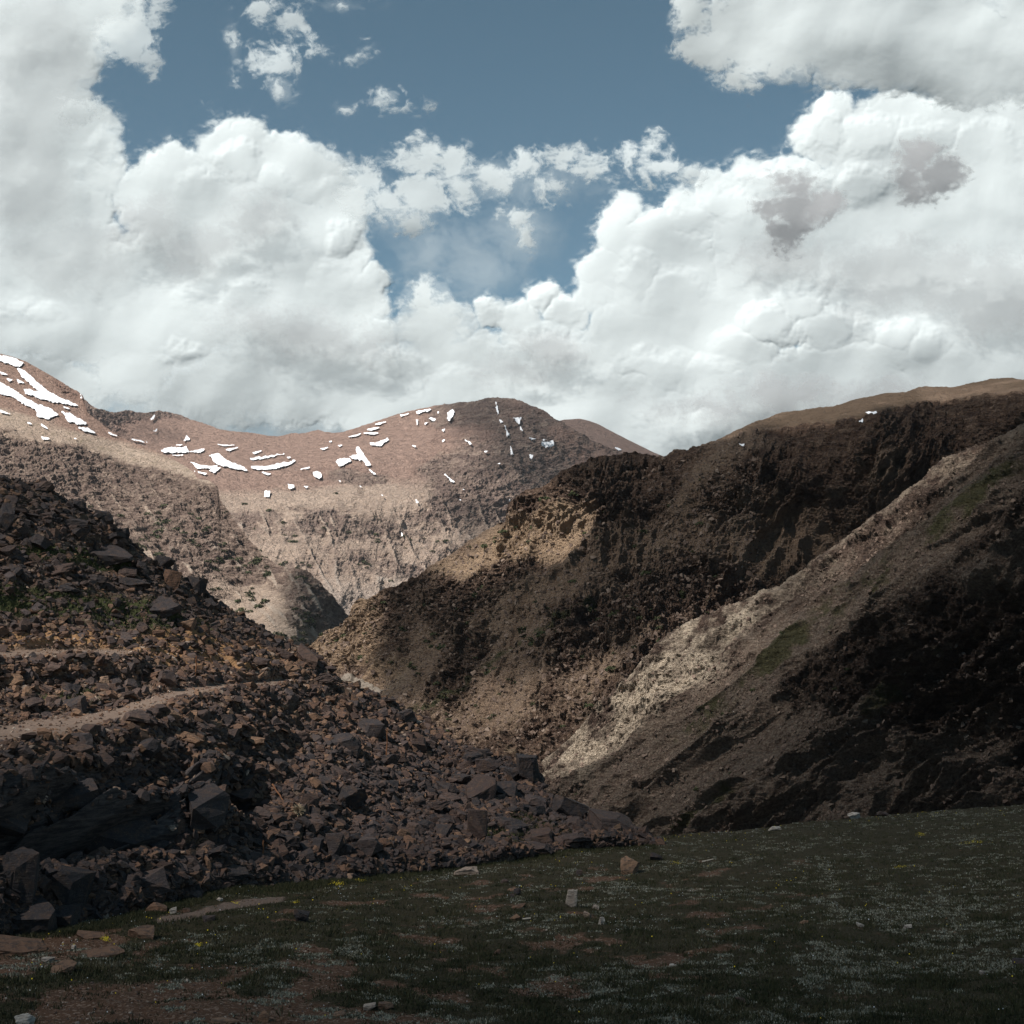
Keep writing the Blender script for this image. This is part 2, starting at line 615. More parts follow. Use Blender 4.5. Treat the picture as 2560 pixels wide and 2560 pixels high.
# ---------------- middle ridge, mostly in cloud shadow
R_R2 = [(560, 1800), (640, 1740), (740, 1655), (778, 1613), (790, 1600), (811, 1579), (845, 1565), (871, 1551), (883, 1522), (899, 1500), (920, 1496), (941, 1487), (970, 1470), (1002, 1453), (1053, 1430), (1090, 1408), (1123, 1393), (1169, 1351), (1220, 1325), (1265, 1306), (1274, 1290), (1290, 1270), (1318, 1232), (1338, 1224),
        (1351, 1211), (1379, 1188), (1415, 1172), (1449, 1160), (1480, 1145), (1505, 1137), (1565, 1129), (1600, 1131), (1650, 1134), (1719, 1122), (1760, 1110), (1807, 1094), (1884, 1056), (1955, 1032), (2010, 1024), (2076, 1017), (2147, 997), (2202, 985), (2268, 979), (2295, 968), (2312, 965), (2340, 967), (2389, 967), (2455, 952),
        (2475, 947), (2526, 945), (2560, 950), (2700, 935), (3100, 900)]
B_R2 = [(560, 1860), (800, 1790), (900, 1830), (1000, 1880), (1200, 1980), (1340, 2020), (1500, 1960), (1700, 1700), (1900, 1560), (2100, 1420), (2300, 1270), (2560, 1130), (3100, 900 + 60)]
D_R2 = [(700, 1700, 1080), (790, 1600, 1060), (890, 1510, 1040), (1000, 1453, 990), (1123, 1393, 940), (1300, 1262, 920), (1450, 1160, 900), (1640, 1134, 920), (1900, 1050, 960), (2200, 985, 960), (2560, 950, 960), (2900, 915, 960),
        (1884, 1085, 880), (2200, 1030, 840), (2560, 985, 830), (1700, 1150, 880), (900, 1620, 985), (800, 1690, 990), (850, 1720, 940), (1000, 1790, 830), (1000, 1600, 925), (1200, 1900, 730), (1350, 1930, 670), (1200, 1650, 820),
        (1400, 1500, 790), (1500, 1756, 690), (1400, 1350, 850), (1650, 1350, 810), (1800, 1500, 735), (2000, 1300, 770), (2000, 1420, 735), (2300, 1120, 790), (2300, 1230, 750), (2560, 1100, 765), (1560, 1960, 600), (2900, 1000, 780)]


def disp_R2(P, N, PX, PY, S, D):
    sh = PX.shape
    Q = P.reshape(-1, 3)
    UX, UY = PX, PY
    g = gully(PX, PY, -38, 70, 330, 21, 4)
    g2 = gully(PX, PY, -14, 46, 190, 23, 4)
    n1 = fbm(Q * [1, 1, 1.4], 75, 4, seed=28).reshape(sh)
    n0 = fbm(Q, 190, 3, seed=29).reshape(sh)
    # grassy upland above the cliffs on the right
    yu = np.interp(PX, [1600, 1750, 1884, 2000, 2100, 2200, 2300, 2450, 2560, 3100], [1134, 1118, 1082, 1070, 1062, 1036, 1012, 996, 984, 950])
    upland = ss(1660, 1760, PX) * ss(yu - 2, yu - 12, PY)
    tip = ss(1000, 900, PX) * ss(1700, 1640, PY)
    crest = ss(.80, .97, S) * ss(1700, 1500, PX)
    PX, PY = warp(UX, UY)
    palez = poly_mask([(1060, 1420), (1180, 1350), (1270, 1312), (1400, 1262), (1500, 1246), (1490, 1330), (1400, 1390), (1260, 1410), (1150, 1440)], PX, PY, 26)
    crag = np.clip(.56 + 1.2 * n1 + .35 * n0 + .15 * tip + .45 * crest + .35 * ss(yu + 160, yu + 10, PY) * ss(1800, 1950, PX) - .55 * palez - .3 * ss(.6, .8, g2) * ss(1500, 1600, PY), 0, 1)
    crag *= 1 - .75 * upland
    RM = np.array([[.86, 0, -.5], [0, 1, 0], [.5, 0, .86]])
    cliff = crags(Q, 34, 33, RM, (.75, 1, 1.9)).reshape(sh) + .4
    fine = crags(Q, 10, 39, RM, (.75, 1, 1.9)).reshape(sh) + .4
    edge = ss(1.0, .95, S)
    nu = 1 - .9 * upland
    d = (g - .42) * 17 * nu * (.15 + .85 * edge) + (g2 - .42) * 10 * nu * (.3 + .7 * edge)
    d += ((cliff - .4) * 21 * ss(.2, .7, crag) + (fine - .4) * 7.5 * (.34 + .8 * ss(.15, .6, crag))) * (.75 + .25 * edge)
    d += fbm(Q, 26, 5, .6, seed=42).reshape(sh) * 6.5 * nu + fbm(Q, 9, 4, .65, seed=43).reshape(sh) * 2.2 * upland
    knob = np.exp(-((PX - 1330) / 75) ** 2 - ((PY - 1270) / 45) ** 2)
    d += knob * 20
    grass = np.clip(.55 * ss(.50, .2, g2) * ss(1560, 1760, PY) + .35 * ss(.1, .4, -n0) * ss(1250, 1400, PY) - .1 + .30 * upland, 0, 1) * (1 - .8 * tip)
    # grassy streak down to the gorge
    grass = np.maximum(grass * .8, .75 * np.exp(-(line_dist([(1000, 1795), (1100, 1730), (1210, 1665), (1330, 1580), (1480, 1500)], PX, PY) / 11) ** 2))
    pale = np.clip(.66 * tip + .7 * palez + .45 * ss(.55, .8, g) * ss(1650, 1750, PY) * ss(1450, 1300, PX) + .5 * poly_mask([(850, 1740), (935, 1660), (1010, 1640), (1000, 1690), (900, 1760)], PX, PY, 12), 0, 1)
    top = .75 * upland * (.6 + .6 * ss(-.3, .3, n1))
    return d, dict(crag=crag, top=top, pale=pale, grass=grass), P


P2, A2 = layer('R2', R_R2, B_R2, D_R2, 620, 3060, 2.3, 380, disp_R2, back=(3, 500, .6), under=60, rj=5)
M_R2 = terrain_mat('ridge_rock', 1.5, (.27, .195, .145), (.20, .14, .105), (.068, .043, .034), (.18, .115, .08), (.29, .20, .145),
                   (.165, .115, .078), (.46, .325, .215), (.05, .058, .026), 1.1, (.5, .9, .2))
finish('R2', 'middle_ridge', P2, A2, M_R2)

# ---------------- near right slope with the lit spur
R_R1 = [(1180, 2060), (1250, 2000), (1310, 1950), (1340, 1915), (1375, 1885), (1440, 1820), (1500, 1756), (1555, 1712), (1626, 1630), (1670, 1590), (1720, 1558), (1807, 1509), (1890, 1486), (1955, 1462), (2000, 1425), (2049, 1388), (2120, 1339), (2180, 1292), (2230, 1257), (2290, 1200),
        (2356, 1147), (2400, 1128), (2433, 1108), (2480, 1095), (2542, 1059), (2600, 1030), (2800, 930), (3200, 760)]
B_R1 = [(1180, 2130), (1400, 2130), (1600, 2130), (2000, 2130), (2560, 2090), (3200, 2060)]
D_R1 = [(1300, 1960, 470), (1375, 1885, 475), (1500, 1756, 480), (1720, 1558, 472), (1955, 1465, 450), (2120, 1339, 440), (2300, 1195, 425), (2560, 1045, 405), (2900, 880, 390),
        (1400, 1975, 430), (1550, 1850, 440), (1700, 1750, 425), (1900, 1620, 405), (2200, 1450, 385), (2500, 1250, 370), (1600, 2095, 370), (1800, 1950, 360), (2000, 1850, 350), (2000, 2075, 325), (2300, 1800, 328), (2560, 1600, 325), (2560, 2040, 290), (2300, 2060, 305), (3000, 1900, 280), (3000, 1400, 320)]


def disp_R1(P, N, PX, PY, S, D):
    sh = PX.shape
    Q = P.reshape(-1, 3)
    # coordinate along / across the fall line (down to the left)
    g = gully(PX, PY, -55, 60, 420, 31, 4)
    n1 = fbm(Q * [1, 1, 1.2], 38, 4, seed=38).reshape(sh)
    n0 = fbm(Q, 90, 3, seed=37).reshape(sh)
    crest = np.interp(PX, [p[0] for p in R_R1], [p[1] for p in R_R1])
    below = PY - crest
    UX, UY = PX, PY
    PX, PY = warp(UX, UY, 40, 13, 411)
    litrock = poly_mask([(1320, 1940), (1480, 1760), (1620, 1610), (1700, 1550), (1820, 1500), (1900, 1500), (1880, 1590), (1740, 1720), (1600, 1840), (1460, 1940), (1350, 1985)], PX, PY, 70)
    grassline = (PY + .78 * (PX - 1900)) - 1640          # 0 along the green band under the spur
    gb = np.exp(-((grassline - 25) / 46) ** 2) * ss(1560, 1700, PX)
    gb2 = np.exp(-(line_dist([(1700, 2075), (1830, 1985), (1960, 1900), (2120, 1800), (2240, 1715), (2350, 1650)], PX, PY) / 17) ** 2) * .9
    scree = ss(120, 210, below) * ss(1750, 1500, PX + .25 * (PY - 1900)) + poly_mask([(1380, 1985), (1600, 1870), (1900, 1690), (1950, 1760), (1760, 1960), (1640, 2080), (1480, 2080)], PX, PY, 40)
    scree = np.clip(scree, 0, 1) * .8
    crag = np.clip(.46 + 1.2 * n1 + .4 * n0 + .5 * ss(70, 0, below) + .60 * litrock - .75 * scree - .55 * gb - .5 * gb2, 0, 1)
    R_ = np.array([[.80, 0, -.6], [0, 1, 0], [.6, 0, .80]])
    Qs = Q @ R_
    cliff = crags(Qs, 12, 53, None, (.55, .8, 2.1)).reshape(sh) + .4
    fine = crags(Qs, 3.8, 59, None, (.6, 1, 2.1)).reshape(sh) + .4
    pebb = fbm(Q, 1.6, 3, .7, seed=60).reshape(sh)
    edge = ss(1.0, .965, S)
    d = (g - .42) * 15.0 * (.2 + .8 * edge)
    d += ((cliff - .4) * 10.5 * ss(.2, .7, crag) + (fine - .4) * 3.6 * (.22 + .85 * ss(.15, .6, crag))) * (.5 + .5 * edge) + pebb * .42
    d += fbm(Q, 10, 4, .6, seed=62).reshape(sh) * 1.0
    n2_ = fbm(Q, 9, 4, .6, seed=68).reshape(sh)
    pale = np.clip((.80 + .7 * n1 + 1.0 * n2_) * litrock + .60 * ss(95, 15, below) * np.clip(.35 + 1.3 * n2_ + .5 * n1 + .45 * ss(1750, 2050, PX), 0, 1) - .1, 0, 1)  # pale spur rock; the crest is lightened further to stand in for sunlight
    gn = ss(-.35, .25, fbm(Q, 14, 4, .6, seed=65).reshape(sh))
    grass = np.clip((.95 * gb * (1 - .5 * litrock) + gb2) * (.25 + .80 * gn) + .30 * ss(.1, .45, -n0), 0, 1) * (1 - .55 * scree)
    return d, dict(crag=crag, top=np.zeros_like(PX), pale=pale, grass=grass), P


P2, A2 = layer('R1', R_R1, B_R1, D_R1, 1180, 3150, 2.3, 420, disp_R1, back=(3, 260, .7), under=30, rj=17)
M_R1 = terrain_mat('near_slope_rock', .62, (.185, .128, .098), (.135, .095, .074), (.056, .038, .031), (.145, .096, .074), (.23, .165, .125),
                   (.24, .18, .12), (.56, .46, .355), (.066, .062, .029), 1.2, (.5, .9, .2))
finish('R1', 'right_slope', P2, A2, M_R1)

# ---------------- boulder slope on the left
R_T = [(-700, 830), (-200, 1075), (0, 1190), (60, 1205), (110, 1203), (150, 1240), (200, 1262), (270, 1300), (320, 1345), (380, 1400), (430, 1425), (490, 1470), (530, 1495), (600, 1535), (650, 1563), (700, 1598), (770, 1622), (800, 1660), (830, 1690), (870, 1712), (940, 1745), (1000, 1772), (1060, 1790),
       (1120, 1850), (1180, 1882), (1250, 1908), (1320, 1932), (1345, 1945), (1360, 1995), (1420, 2030), (1500, 2050), (1560, 2075), (1610, 2096), (1650, 2112)]
B_T = [(-700, 2420), (0, 2345), (250, 2312), (420, 2262), (560, 2222), (760, 2206), (1000, 2182), (1150, 2160), (1280, 2138), (1450, 2118), (1600, 2106), (1650, 2114)]
D_T = [(-600, 2400, 50), (0, 2340, 57), (500, 2240, 66), (1000, 2180, 76), (1280, 2135, 82), (1600, 2100, 90), (-600, 900, 100), (0, 1190, 98), (270, 1290, 100), (520, 1490, 103), (780, 1622, 107), (1000, 1775, 106), (1200, 1892, 103), (1345, 1950, 100),
       (0, 1630, 81), (0, 1800, 72), (0, 2000, 62), (400, 1640, 86), (400, 2000, 70), (800, 1900, 86), (800, 1760, 97), (1100, 2000, 91), (400, 1500, 96), (1345, 2050, 93), (-600, 2000, 56)]
ROAD = [(-700, 1650), (-100, 1640), (0, 1637), (150, 1633), (330, 1631)]
PATH = [(-700, 1960), (-300, 1900), (0, 1842), (90, 1822), (200, 1806), (300, 1785), (390, 1752), (470, 1732), (560, 1718), (640, 1712), (725, 1703)]


def disp_T(P, N, PX, PY, S, D):
    sh = PX.shape
    # benches: the depth steps back across each track, so its surface lies nearly level
    yr = np.interp(PX, [p[0] for p in ROAD], [p[1] for p in ROAD])
    yp = np.interp(PX, [p[0] for p in PATH], [p[1] for p in PATH])
    wr = 8 * ss(380, 260, PX)
    wp = np.interp(PX, [-700, 0, 300, 500, 725], [44, 33, 24, 12, 5]) * ss(790, 700, PX)
    er, ep = ss(380, 300, PX), ss(790, 690, PX)
    k = 3.2 * er * ss(yr + wr, yr - wr, PY) + 4.6 * ep * ss(yp + wp, yp - wp, PY)
    k -= 3.0 * er * ss(yr + 90, yr + wr, PY) * .8 + 3.6 * ep * ss(yp + 200, yp + wp, PY) * .7
    hd = P[..., :2] / np.linalg.norm(P[..., :2], axis=-1)[..., None]
    tan = P[..., 2] / np.linalg.norm(P[..., :2], axis=-1)
    P = P.copy()
    P[..., :2] += hd * k[..., None]
    P[..., 2] += tan * k
    Q = P.reshape(-1, 3)
    rd = np.clip(er * np.exp(-((PY - yr) / (wr + 2)) ** 4) * (wr > .5), 0, 1)
    pt = np.clip(ep * np.exp(-((PY - yp) / (wp * .95 + 1)) ** 4), 0, 1)
    n1 = fbm(Q, 9, 4, seed=71).reshape(sh)
    grass = poly_mask([(30, 1370), (200, 1365), (330, 1395), (350, 1440), (220, 1420), (60, 1400)], PX, PY, 20) * .9
    grass += poly_mask([(-600, 1440), (0, 1455), (260, 1480), (520, 1545), (560, 1580), (380, 1585), (0, 1550), (-600, 1530)], PX, PY, 34) * .68
    grass += poly_mask([(1190, 2080), (1290, 2040), (1400, 2080), (1470, 2110), (1300, 2128), (1200, 2120)], PX, PY, 20) * .85
    grass += poly_mask([(80, 1735), (230, 1720), (260, 1750), (120, 1775)], PX, PY, 15) * .7
    grass = np.clip(grass + .25 * n1, 0, 1)
    dirt = poly_mask([(-600, 1580), (200, 1580), (420, 1575), (680, 1620), (760, 1665), (600, 1690), (300, 1640), (-600, 1620)], PX, PY, 16) * .9
    edge = ss(1.0, .97, S) * ss(0.0, .03, S)
    flat = 1 - np.clip(rd + pt, 0, 1)
    # outcrop ledges in the lower left with a dark overhang
    oc = poly_mask([(-300, 1950), (100, 1930), (540, 1925), (640, 2010), (560, 2080), (300, 2130), (-300, 2160)], PX, PY, 40)
    led = fbm(Q * [.35, .35, 2.2], 2.6, 3, seed=77).reshape(sh)
    hole = np.exp(-((PX - 600) / 70) ** 2 - ((PY - 1985) / 34) ** 2) + .9 * np.exp(-((PX - 150) / 230) ** 2 - ((PY - 2085) / 42) ** 2)
    d = fbm(Q, 7, 4, .5, seed=73).reshape(sh) * .95 * edge * flat + ridged(Q * [1, 1, 1.6], 2.2, 4, .6, 75).reshape(sh) * .5 * flat * edge
    d += oc * (ss(-.1, .12, led) * 1.5 - .3) * edge - hole * 4.2 * edge
    return d, dict(hole=np.clip(hole, 0, 1), grass=grass, road=np.clip(rd + pt, 0, 1), dirt=dirt, outcrop=oc), P


P2, A2 = layer('T', R_T, B_T, D_T, -700, 1650, 2.8, 380, disp_T, mode='inv', back=(4, 60, .9), under=6)
n = NT('boulder_slope_ground')
p = n.pos()
n1 = n.noise(p, .5, 6, .7)
n2 = n.noise(p, 3.2, 5, .7)
vc = n.n('ShaderNodeSeparateColor')
n.l(n.voro(p, 3.4, out='Color'), vc.inputs[0])
st = n.noise(n.mapping(p, (1, 1, 7), (.1, .15, 0)), .9, 6, .7, .4)
c = n.mix(n.mr(n1, .35, .65), (.055, .038, .030), (.10, .066, .048))
c = n.mix(n.mr(vc.outputs[0], .3, 1, 0, .8), c, (.20, .145, .11))
c = n.mix(n.mr(n.math('ADD', n.attr('dirt'), n.math('MULTIPLY', n.math('SUBTRACT', n1, .5), 1.2)), .4, .7), c, (.27, .155, .08))
oc_ = n.mix(n.mr(st, .4, .62), (.040, .036, .038), (.115, .095, .088))
c = n.mix(n.mr(n.attr('outcrop'), .3, .6), c, oc_)
g_ = n.math('ADD', n.attr('grass'), n.math('MULTIPLY', n.math('SUBTRACT', n2, .5), .9))
c = n.mix(n.mr(g_, .45, .6, 0, .95), c, n.mix(n2, (.028, .036, .014), (.07, .075, .03)))
c = n.mix(n.attr('road'), c, n.mix(n2, (.14, .10, .078), (.26, .19, .15)))
hh = n.math('ADD', n.math('MULTIPLY', n2, .5), n.math('MULTIPLY', vc.outputs[1], .3))
n.out(c, .95, n.bump(n.math('ADD', hh, n.math('MULTIPLY', st, .6)), 1.0, .18), .1)
finish('T', 'boulder_slope', P2, A2, n.m)

# ---------------- meadow in the foreground
R_M = [(-900, 2400), (-700, 2370), (0, 2300), (250, 2268), (420, 2228), (560, 2190), (760, 2170), (1000, 2150), (1150, 2132), (1280, 2112), (1450, 2102), (1560, 2098), (1620, 2095), (1800, 2080), (1900, 2070), (2000, 2058), (2130, 2046), (2250, 2034), (2400, 2022), (2560, 2012), (2800, 1995), (3300, 1960)]
D_M = [(-700, 2560, 37), (0, 2560, 38), (1280, 2560, 38), (2560, 2560, 38), (3300, 2560, 38), (0, 2320, 60), (0, 2440, 46), (560, 2200, 72), (1000, 2160, 82), (1280, 2125, 88), (1600, 2095, 96), (2000, 2058, 101), (2560, 2012, 106), (3300, 1960, 112), (1280, 2300, 58), (2400, 2300, 58), (-700, 2380, 54), (1280, 2750, 29), (-700, 2750, 28), (3300, 2750, 29)]


def disp_M(P, N, PX, PY, S, D):
    sh = PX.shape
    Q = P.reshape(-1, 3)
    edge = ss(1.0, .96, S)
    d = fbm(Q * [1, 1, 0], 6.5, 3, seed=81).reshape(sh) * .26 * (.45 + .55 * edge) + fbm(Q * [1, 1, 0], 1.1, 4, .6, seed=82).reshape(sh) * .15
    # bare earth: lower-left slip, patches between the tufts
    slip = poly_mask([(60, 2570), (110, 2480), (300, 2450), (560, 2440), (700, 2400), (880, 2390), (900, 2430), (760, 2500), (1000, 2520), (1250, 2570)], PX, PY, 22)
    slip = np.maximum(slip, poly_mask([(-200, 2400), (60, 2350), (250, 2330), (330, 2350), (200, 2400), (60, 2440), (-200, 2480)], PX, PY, 14))
    pth = np.exp(-(line_dist([(395, 2302), (480, 2290), (560, 2268), (640, 2256), (705, 2247)], PX, PY) / 9) ** 4)
    slip2 = poly_mask([(560, 2455), (650, 2425), (760, 2440), (700, 2480), (600, 2495)], PX, PY, 10)
    pn = fbm(Q * [1, 1, 0], 3.4, 4, .6, seed=84).reshape(sh)
    dirt = np.clip(slip * 1.0 + ss(.04, .30, pn) * .85 * ss(2090, 2180, PY) * (.35 + .65 * ss(2500, 1400, PX)), 0, 1)
    dirt *= 1 - .9 * slip2
    d -= dirt * .05
    return d, dict(dirt=dirt, path=pth), P


_px = [-900, 3300]
B_M = [(-900, 2760), (3300, 2760)]
P2, A2 = layer('M', R_M, B_M, D_M, -900, 3300, 4.5, 260, disp_M, mode='inv', back=(4, 60, .55), under=0)
# the meadow carries on under and behind the camera
near = P2[:1]
ext = []
for i, t in enumerate((1.0, .75, .5, .25, 0.0)):
    q = near.copy()
    q[..., 1] = near[..., 1] * t - 60 * (1 - t) * 1.0
    q[..., 2] = near[..., 2] * t + (-1.7) * (1 - t)
    ext.append(q)
ext = ext[::-1][:-1]
P2 = np.concatenate(ext + [P2[1:]], 0)
A2 = {k: np.concatenate([v[:1]] * len(ext) + [v[1:]], 0) for k, v in A2.items()}
n = NT('meadow_earth')
p = n.pos()
n1 = n.noise(p, 1.1, 6, .7)
n2 = n.noise(p, 7, 5, .7)
vc = n.n('ShaderNodeSeparateColor')
n.l(n.voro(p, 13, out='Color'), vc.inputs[0])
earth = n.mix(n1, (.070, .038, .023), (.135, .075, .048))
earth = n.mix(n.mr(vc.outputs[0], .75, .95, 0, .7), earth, (.27, .19, .145))
green = n.mix(n2, (.026, .022, .013), (.062, .050, .028))
c = n.mix(n.mr(n.math('ADD', n.attr('dirt'), n.math('MULTIPLY', n.math('SUBTRACT', n1, .5), .9)), .35, .6), green, earth)
c = n.mix(n.mr(n.attr('path'), .3, .6), c, n.mix(n2, (.13, .09, .07), (.21, .155, .125)))
n.out(c, .95, n.bump(n.math('ADD', n2, n.math('MULTIPLY', vc.outputs[1], .4)), 1.0, .06), .1)
finish('M', 'meadow', P2, A2, n.m)
# ================================================================== CLOUDS
def hash2(ix, iy, s):
    h = (ix * 374761393 + iy * 668265263 + s * 974634777) & 0xffffffff
    h = ((h ^ (h >> 13)) * 1274126177) & 0xffffffff
    return ((h ^ (h >> 16)) & 0xffff) / 65535.0


def bumps(x, y, size, seed):
    """rounded cauliflower bumps 0..1 from jittered cells"""
    u, v = x / size, y / size
    iu, iv = np.floor(u).astype(np.int64), np.floor(v).astype(np.int64)
    best = np.full(u.shape, 9.0)
    for a in (-1, 0, 1):
        for b in (-1, 0, 1):
            cx, cy = iu + a, iv + b
            jx, jy = hash2(cx, cy, seed), hash2(cx, cy, seed + 7)
            rr = .55 + .5 * hash2(cx, cy, seed + 13)
            d2 = ((u - cx - jx) ** 2 + (v - cy - jy) ** 2) / rr ** 2
            best = np.minimum(best, d2)
    return np.sqrt(np.clip(1.25 - best, 0, 1.25)) / 1.118


def n2d(x, y, scale, octv, seed, gain=.5):
    q = np.stack([x / scale, y / scale, np.full_like(x, seed * 1.7)], -1).reshape(-1, 3)
    return fbm(q, 1.0, octv, gain, seed=seed).reshape(x.shape)


K = 2560 / 1932.0


def cloud_mat(name, col, trans):
    n = NT(name)
    d = n.n('ShaderNodeBsdfDiffuse')
    d.inputs[0].default_value = col + (1,)
    t = n.n('ShaderNodeBsdfTranslucent')
    t.inputs[0].default_value = col + (1,)
    m = n.n('ShaderNodeMixShader')
    m.inputs[0].default_value = trans
    n.l(d.outputs[0], m.inputs[1])
    n.l(t.outputs[0], m.inputs[2])
    tr = n.n('ShaderNodeBsdfTransparent')
    m2 = n.n('ShaderNodeMixShader')
    n.l(n.attr('cover'), m2.inputs[0])
    n.l(tr.outputs[0], m2.inputs[1])
    n.l(m.outputs[0], m2.inputs[2])
    o = n.n('ShaderNodeOutputMaterial')
    n.l(m2.outputs[0], o.inputs[0])
    return n.m


def cloud_bank(name, blobs, x0, x1, y0, y1, step, dist, mat, label, relief=.09, seed=1, amps=(13, 6, 2.6), warp=16, thin=1.0, tilt=0.0, inner=(), hi=.62):
    """blobs: (x, y, rx, ry, lift, soft) in photo display units (1932 wide).  A cloud body with a rounded,
    lumpy front; where it thins out at the rim it lets the sky through."""
    xs = np.arange(x0, x1, step)
    ys = np.arange(y0, y1, step)
    X, Y = np.meshgrid(xs, ys)
    wx = n2d(X, Y, 85, 4, seed, .55) * warp * 1.7 + n2d(X, Y, 17, 3, seed + 3) * warp * .33
    wy = n2d(X, Y, 85, 4, seed + 1, .55) * warp * 1.7 + n2d(X, Y, 17, 3, seed + 4) * warp * .33
    big = bumps(X + wx, Y + wy, 46, seed)
    mid = bumps(X + wx * 1.3, Y + wy * 1.3, 19, seed + 20)
    sml = bumps(X + wx * 1.3 + wy, Y + wy * 1.5, 8.5, seed + 40)
    wis = n2d(X + wy * 2, Y + wx, 40, 6, seed + 9, .66)
    wis2 = n2d(X * .7 + Y * .5 + wx, Y, 13, 4, seed + 10, .62)
    H = np.full(X.shape, -1e3)
    Ff = np.full(X.shape, -1e3)       # signed distance-like cover in display units
    SO = np.zeros(X.shape)
    for (bx, by, rx, ry, lift, soft) in blobs:
        dx, dy = (X + wx - bx) / rx, (Y + wy - by) / ry
        dd = np.sqrt(dx * dx + dy * dy)
        r = min(rx, ry)
        f = (1 - dd) * r
        h = np.clip(1 - np.minimum(dd, 1) ** 2, 0, 1) * (rx + ry) * .5 * relief + lift * .16
        h = np.where(dd < 1, h, lift * .16 - (dd - 1) * r * .25)
        up = f > Ff
        SO = np.where(up, soft, SO)
        # smooth maximum keeps creases soft
        k = 7.0
        m = np.maximum(H, h)
        H = m + np.log(np.exp((H - m) / k) + np.exp((h - m) / k)) * k
        Ff = np.maximum(Ff, f)
    lump = big * amps[0] + mid * amps[1] + sml * amps[2]
    H = np.maximum(H, -40)
    Hs = H.copy()
    for rr in (11, 9, 7):
        for ax in (0, 1):
            cs = np.cumsum(np.pad(Hs, [(rr + 1, rr) if a_ == ax else (0, 0) for a_ in (0, 1)], mode='edge'), axis=ax)
            Hs = (cs[2 * rr + 1:] - cs[:-2 * rr - 1]) / (2 * rr + 1) if ax == 0 else (cs[:, 2 * rr + 1:] - cs[:, :-2 * rr - 1]) / (2 * rr + 1)
    rimw = np.clip(np.exp(-np.maximum(Ff, 0) / 11.0), 0, 1)
    H = Hs + ((big - 1.1) * amps[0] * .42 + (mid - 1.05) * amps[1] * .30 + (sml - 1) * amps[2] * .22) * (1 - .5 * SO) * rimw
    H = H + n2d(X, Y, 120, 2, seed + 15, .35) * 5 + n2d(X, Y, 260, 2, seed + 18, .4) * 17 + n2d(X, Y, 40, 3, seed + 19, .5) * .5
    lum = big * amps[0] + mid * amps[1] + sml * amps[2] - sum(amps) * .55
    for (bl, ampl, fall) in inner:
        fg = np.full(X.shape, -1e3)
        for (bx, by, rx, ry) in bl:
            fg = np.maximum(fg, (1 - np.sqrt(((X + wx - bx) / rx) ** 2 + ((Y + wy - by) / ry) ** 2)) * min(rx, ry))
        ytop = min(q_[1] - q_[3] for q_ in bl)
        H = H + ampl * .85 * ss(-4, 28, fg + lum * .2) * ss(ytop + fall, ytop + fall * .15, Y)
    lump = big * amps[0] + mid * amps[1] + sml * amps[2]
    for ax in (0, 1):
        rr = 7
        cs = np.cumsum(np.pad(SO, [(rr + 1, rr) if a_ == ax else (0, 0) for a_ in (0, 1)], mode='edge'), axis=ax)
        SO = (cs[2 * rr + 1:] - cs[:-2 * rr - 1]) / (2 * rr + 1) if ax == 0 else (cs[:, 2 * rr + 1:] - cs[:, :-2 * rr - 1]) / (2 * rr + 1)
    crisp = Ff + (lump - sum(amps) * .55) * .75 + wis2 * 3
    hard = np.maximum(ss(-3, 11, crisp + wis2 * 4), .75 * ss(-20, 4, Ff + (lump - sum(amps) * .55) * .5) * ss(-.1, .55, wis2 + wis * .6))
    soft = ss(-.08, hi, Ff / 40 + wis * 1.05 + wis2 * .45)
    A = hard * (1 - SO) + soft * SO * thin
    A *= ss(y1, y1 - 60, Y)
    # world positions: display unit -> metres at that distance
    mpu = dist * K / F
    H = H - tilt * (Y - (y0 + y1) / 2)
    Dd = dist - H * mpu
    Dd = Dd / ray(X * K, Y * K)[1]
    P = world(X * K, Y * K, Dd)
    kp = A > .004
    kp2 = kp.copy()
    kp2[:-1] |= kp[1:]; kp2[:, :-1] |= kp[:, 1:]
    Q = grid_faces(*X.shape, keep=kp)
    # rear face of the body, further away by its thickness
    used = np.unique(Q)
    remap = np.full(X.size, -1)
    remap[used] = np.arange(len(used))
    V = P.reshape(-1, 3)[used]
    o = mesh_np(name, V, remap[Q], mat, {'cover': A.ravel()[used]}, True)
    tag(o, label, 'cloud', kind='stuff')
    return o


M_CL = cloud_mat('cloud_white', (.53, .575, .59), .12)
M_CG = cloud_mat('cloud_shade_grey', (.37, .375, .39), .2)  # darker copy of the cloud colour, stands in for shade on sheets and puffs

